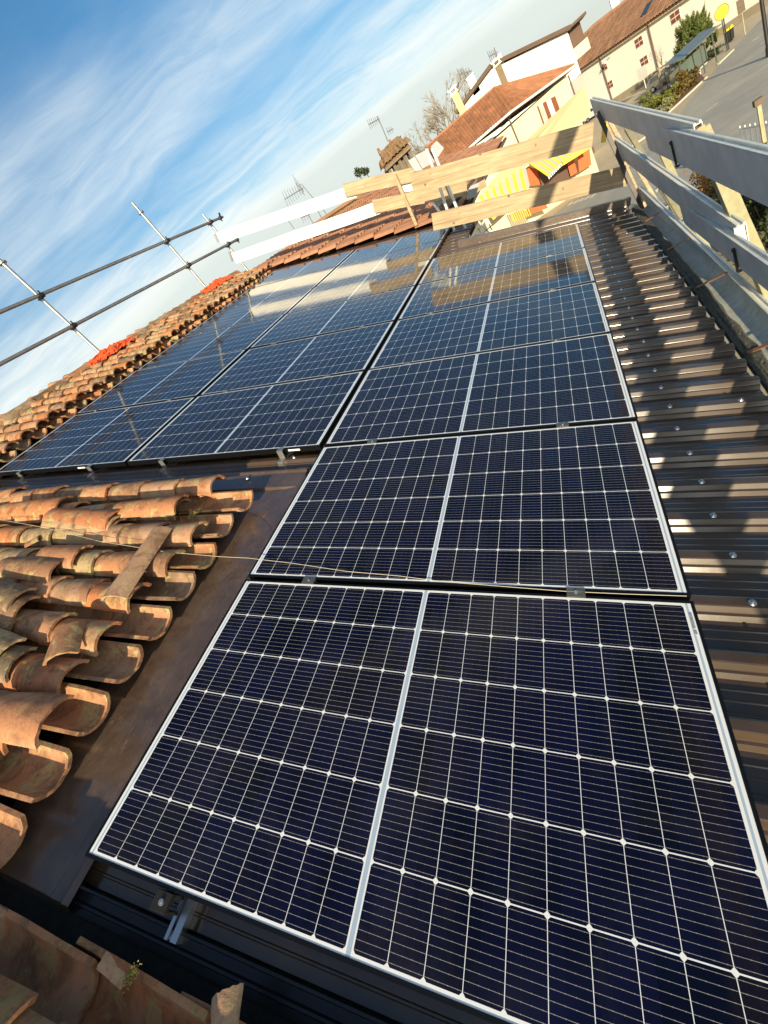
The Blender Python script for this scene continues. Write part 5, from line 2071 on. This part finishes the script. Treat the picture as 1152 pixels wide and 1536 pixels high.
# white railing and post at the right edge
ra, rb = at_z(1118, 236), at_z(1165, 232)
t = thing('white_fence', 'thin white metal railing at the right edge above the grey plank', 'fence', ra)
for i in range(7):
    p = ra.lerp(rb, i / 6)
    mb = MB(); mb.tube(p, p + Vector((0, 0, 1.5)), .03, None, 6); mb.build('baluster', M['white_trim'], t)
mb = MB()
mb.bar(ra + Vector((0, 0, .25)), rb + Vector((0, 0, .25)), .05, .05)
mb.bar(ra + Vector((0, 0, 1.35)), rb + Vector((0, 0, 1.35)), .05, .05)
mb.build('rail', M['white_trim'], t)
pp = at_z(1151, 240)
t = thing('gate_post', 'pale post with a dark cap by the white railing', 'post', pp)
mb = MB(); mb.bar(pp, pp + Vector((0, 0, 2.4)), .14, .14, up=(1, 0, 0)); mb.build('post', M['post_wood'], t)
mb = MB(); mb.obox(pp + Vector((0, 0, 2.5)), (.16, 0, 0), (0, .16, 0), (0, 0, .12)); mb.build('cap', M['bark'], t)


# ------------------------------------------------------------------ cars
def car(pos, head, paint, label):
    t = thing('parked_car', label, 'car', pos)
    f = Vector((math.cos(head), math.sin(head), 0)); s_ = Vector((-f.y, f.x, 0)); up = Vector((0, 0, 1))
    prof = [(-2.05, .35), (-2.1, .75), (-2.0, 1.0), (-1.75, 1.38), (-1.2, 1.50), (-.1, 1.48), (.75, 1.0), (1.75, .86), (2.08, .62), (2.1, .35)]
    mb_ = MB()
    n_ = len(prof)
    rings = []
    for (k, w_) in ((-1, .80), (-.92, .86), (.92, .86), (1, .80)):
        ring = []
        for (x, z) in prof:
            inn = 1 - .22 * max(0, (z - .9) / .6)
            ring.append(pos + f * x + s_ * (k * .86 * inn * (1 if abs(k) < 1 else 1)) + up * (z if abs(k) < 1 else z * .985))
        rings.append(ring)
    vs = [p for r in rings for p in r]
    fs = []
    for r in range(3):
        for i in range(n_):
            a, b = r * n_ + i, r * n_ + (i + 1) % n_
            fs.append((a, b, b + n_, a + n_))
    fs += [tuple(range(n_ - 1, -1, -1)), tuple(range(3 * n_, 4 * n_))]
    mb_.add(vs, fs)
    mb_.build('body', M[paint], t, .03)
    for (name, x0, z0, x1, z1) in (('rear_window', -1.97, 1.03, -1.76, 1.36), ('windscreen', .72, 1.03, -.02, 1.45)):
        mb_ = MB()
        w0, w1 = .66, .60
        o_ = f * (-.025 if x0 < 0 else .03) + up * .012
        mb_.prism([pos + f * x0 + s_ * w0 + up * z0 + o_, pos + f * x0 - s_ * w0 + up * z0 + o_, pos + f * x1 - s_ * w1 + up * z1 + o_, pos + f * x1 + s_ * w1 + up * z1 + o_], o_ * .3)
        mb_.build(name, M['glass'], t)
    for k in (-1, 1):
        mb_ = MB()
        mb_.prism([pos + f * x + s_ * k * (.86 * (1 - .22 * max(0, (z - .9) / .6)) + .006) + up * z for x, z in ((-1.6, 1.0), (-1.4, 1.36), (-.2, 1.38), (.5, 1.02))], s_ * k * .012)
        mb_.build('side_window', M['glass'], t)
        for x in (-1.3, 1.3):
            mb_ = MB()
            c = pos + f * x + s_ * k * .78 + up * .32
            mb_.tube(c - s_ * .1, c + s_ * .1, .32, None, 18)
            w_ = mb_.build('wheel', M['rubber'], t)
            mb_ = MB()
            mb_.tube(c + s_ * k * .1, c + s_ * k * .112, .2, None, 14)
            mb_.build('rim', M['alu'], w_)
        mb_ = MB(); mb_.obox(pos - f * 2.06 + s_ * k * .66 + up * .86, f * .03, s_ * .12, up * .1); mb_.build('tail_light', M['lamp_red'], t)
    mb_ = MB(); mb_.obox(pos - f * 2.10 + up * .62, f * .015, s_ * .26, up * .06); mb_.build('number_plate', M['label_white'], t)


hd_ = math.atan2(dB_.y, dB_.x)
car(at_z(997, 127) + dB_ * .6, hd_, 'car_grey', 'silver grey car parked by the white wall behind the staked tree')
car(at_z(906, 165) + nB * 1.0, hd_, 'car_white', 'white car at the foot of the long building, half hidden by the grey plank')
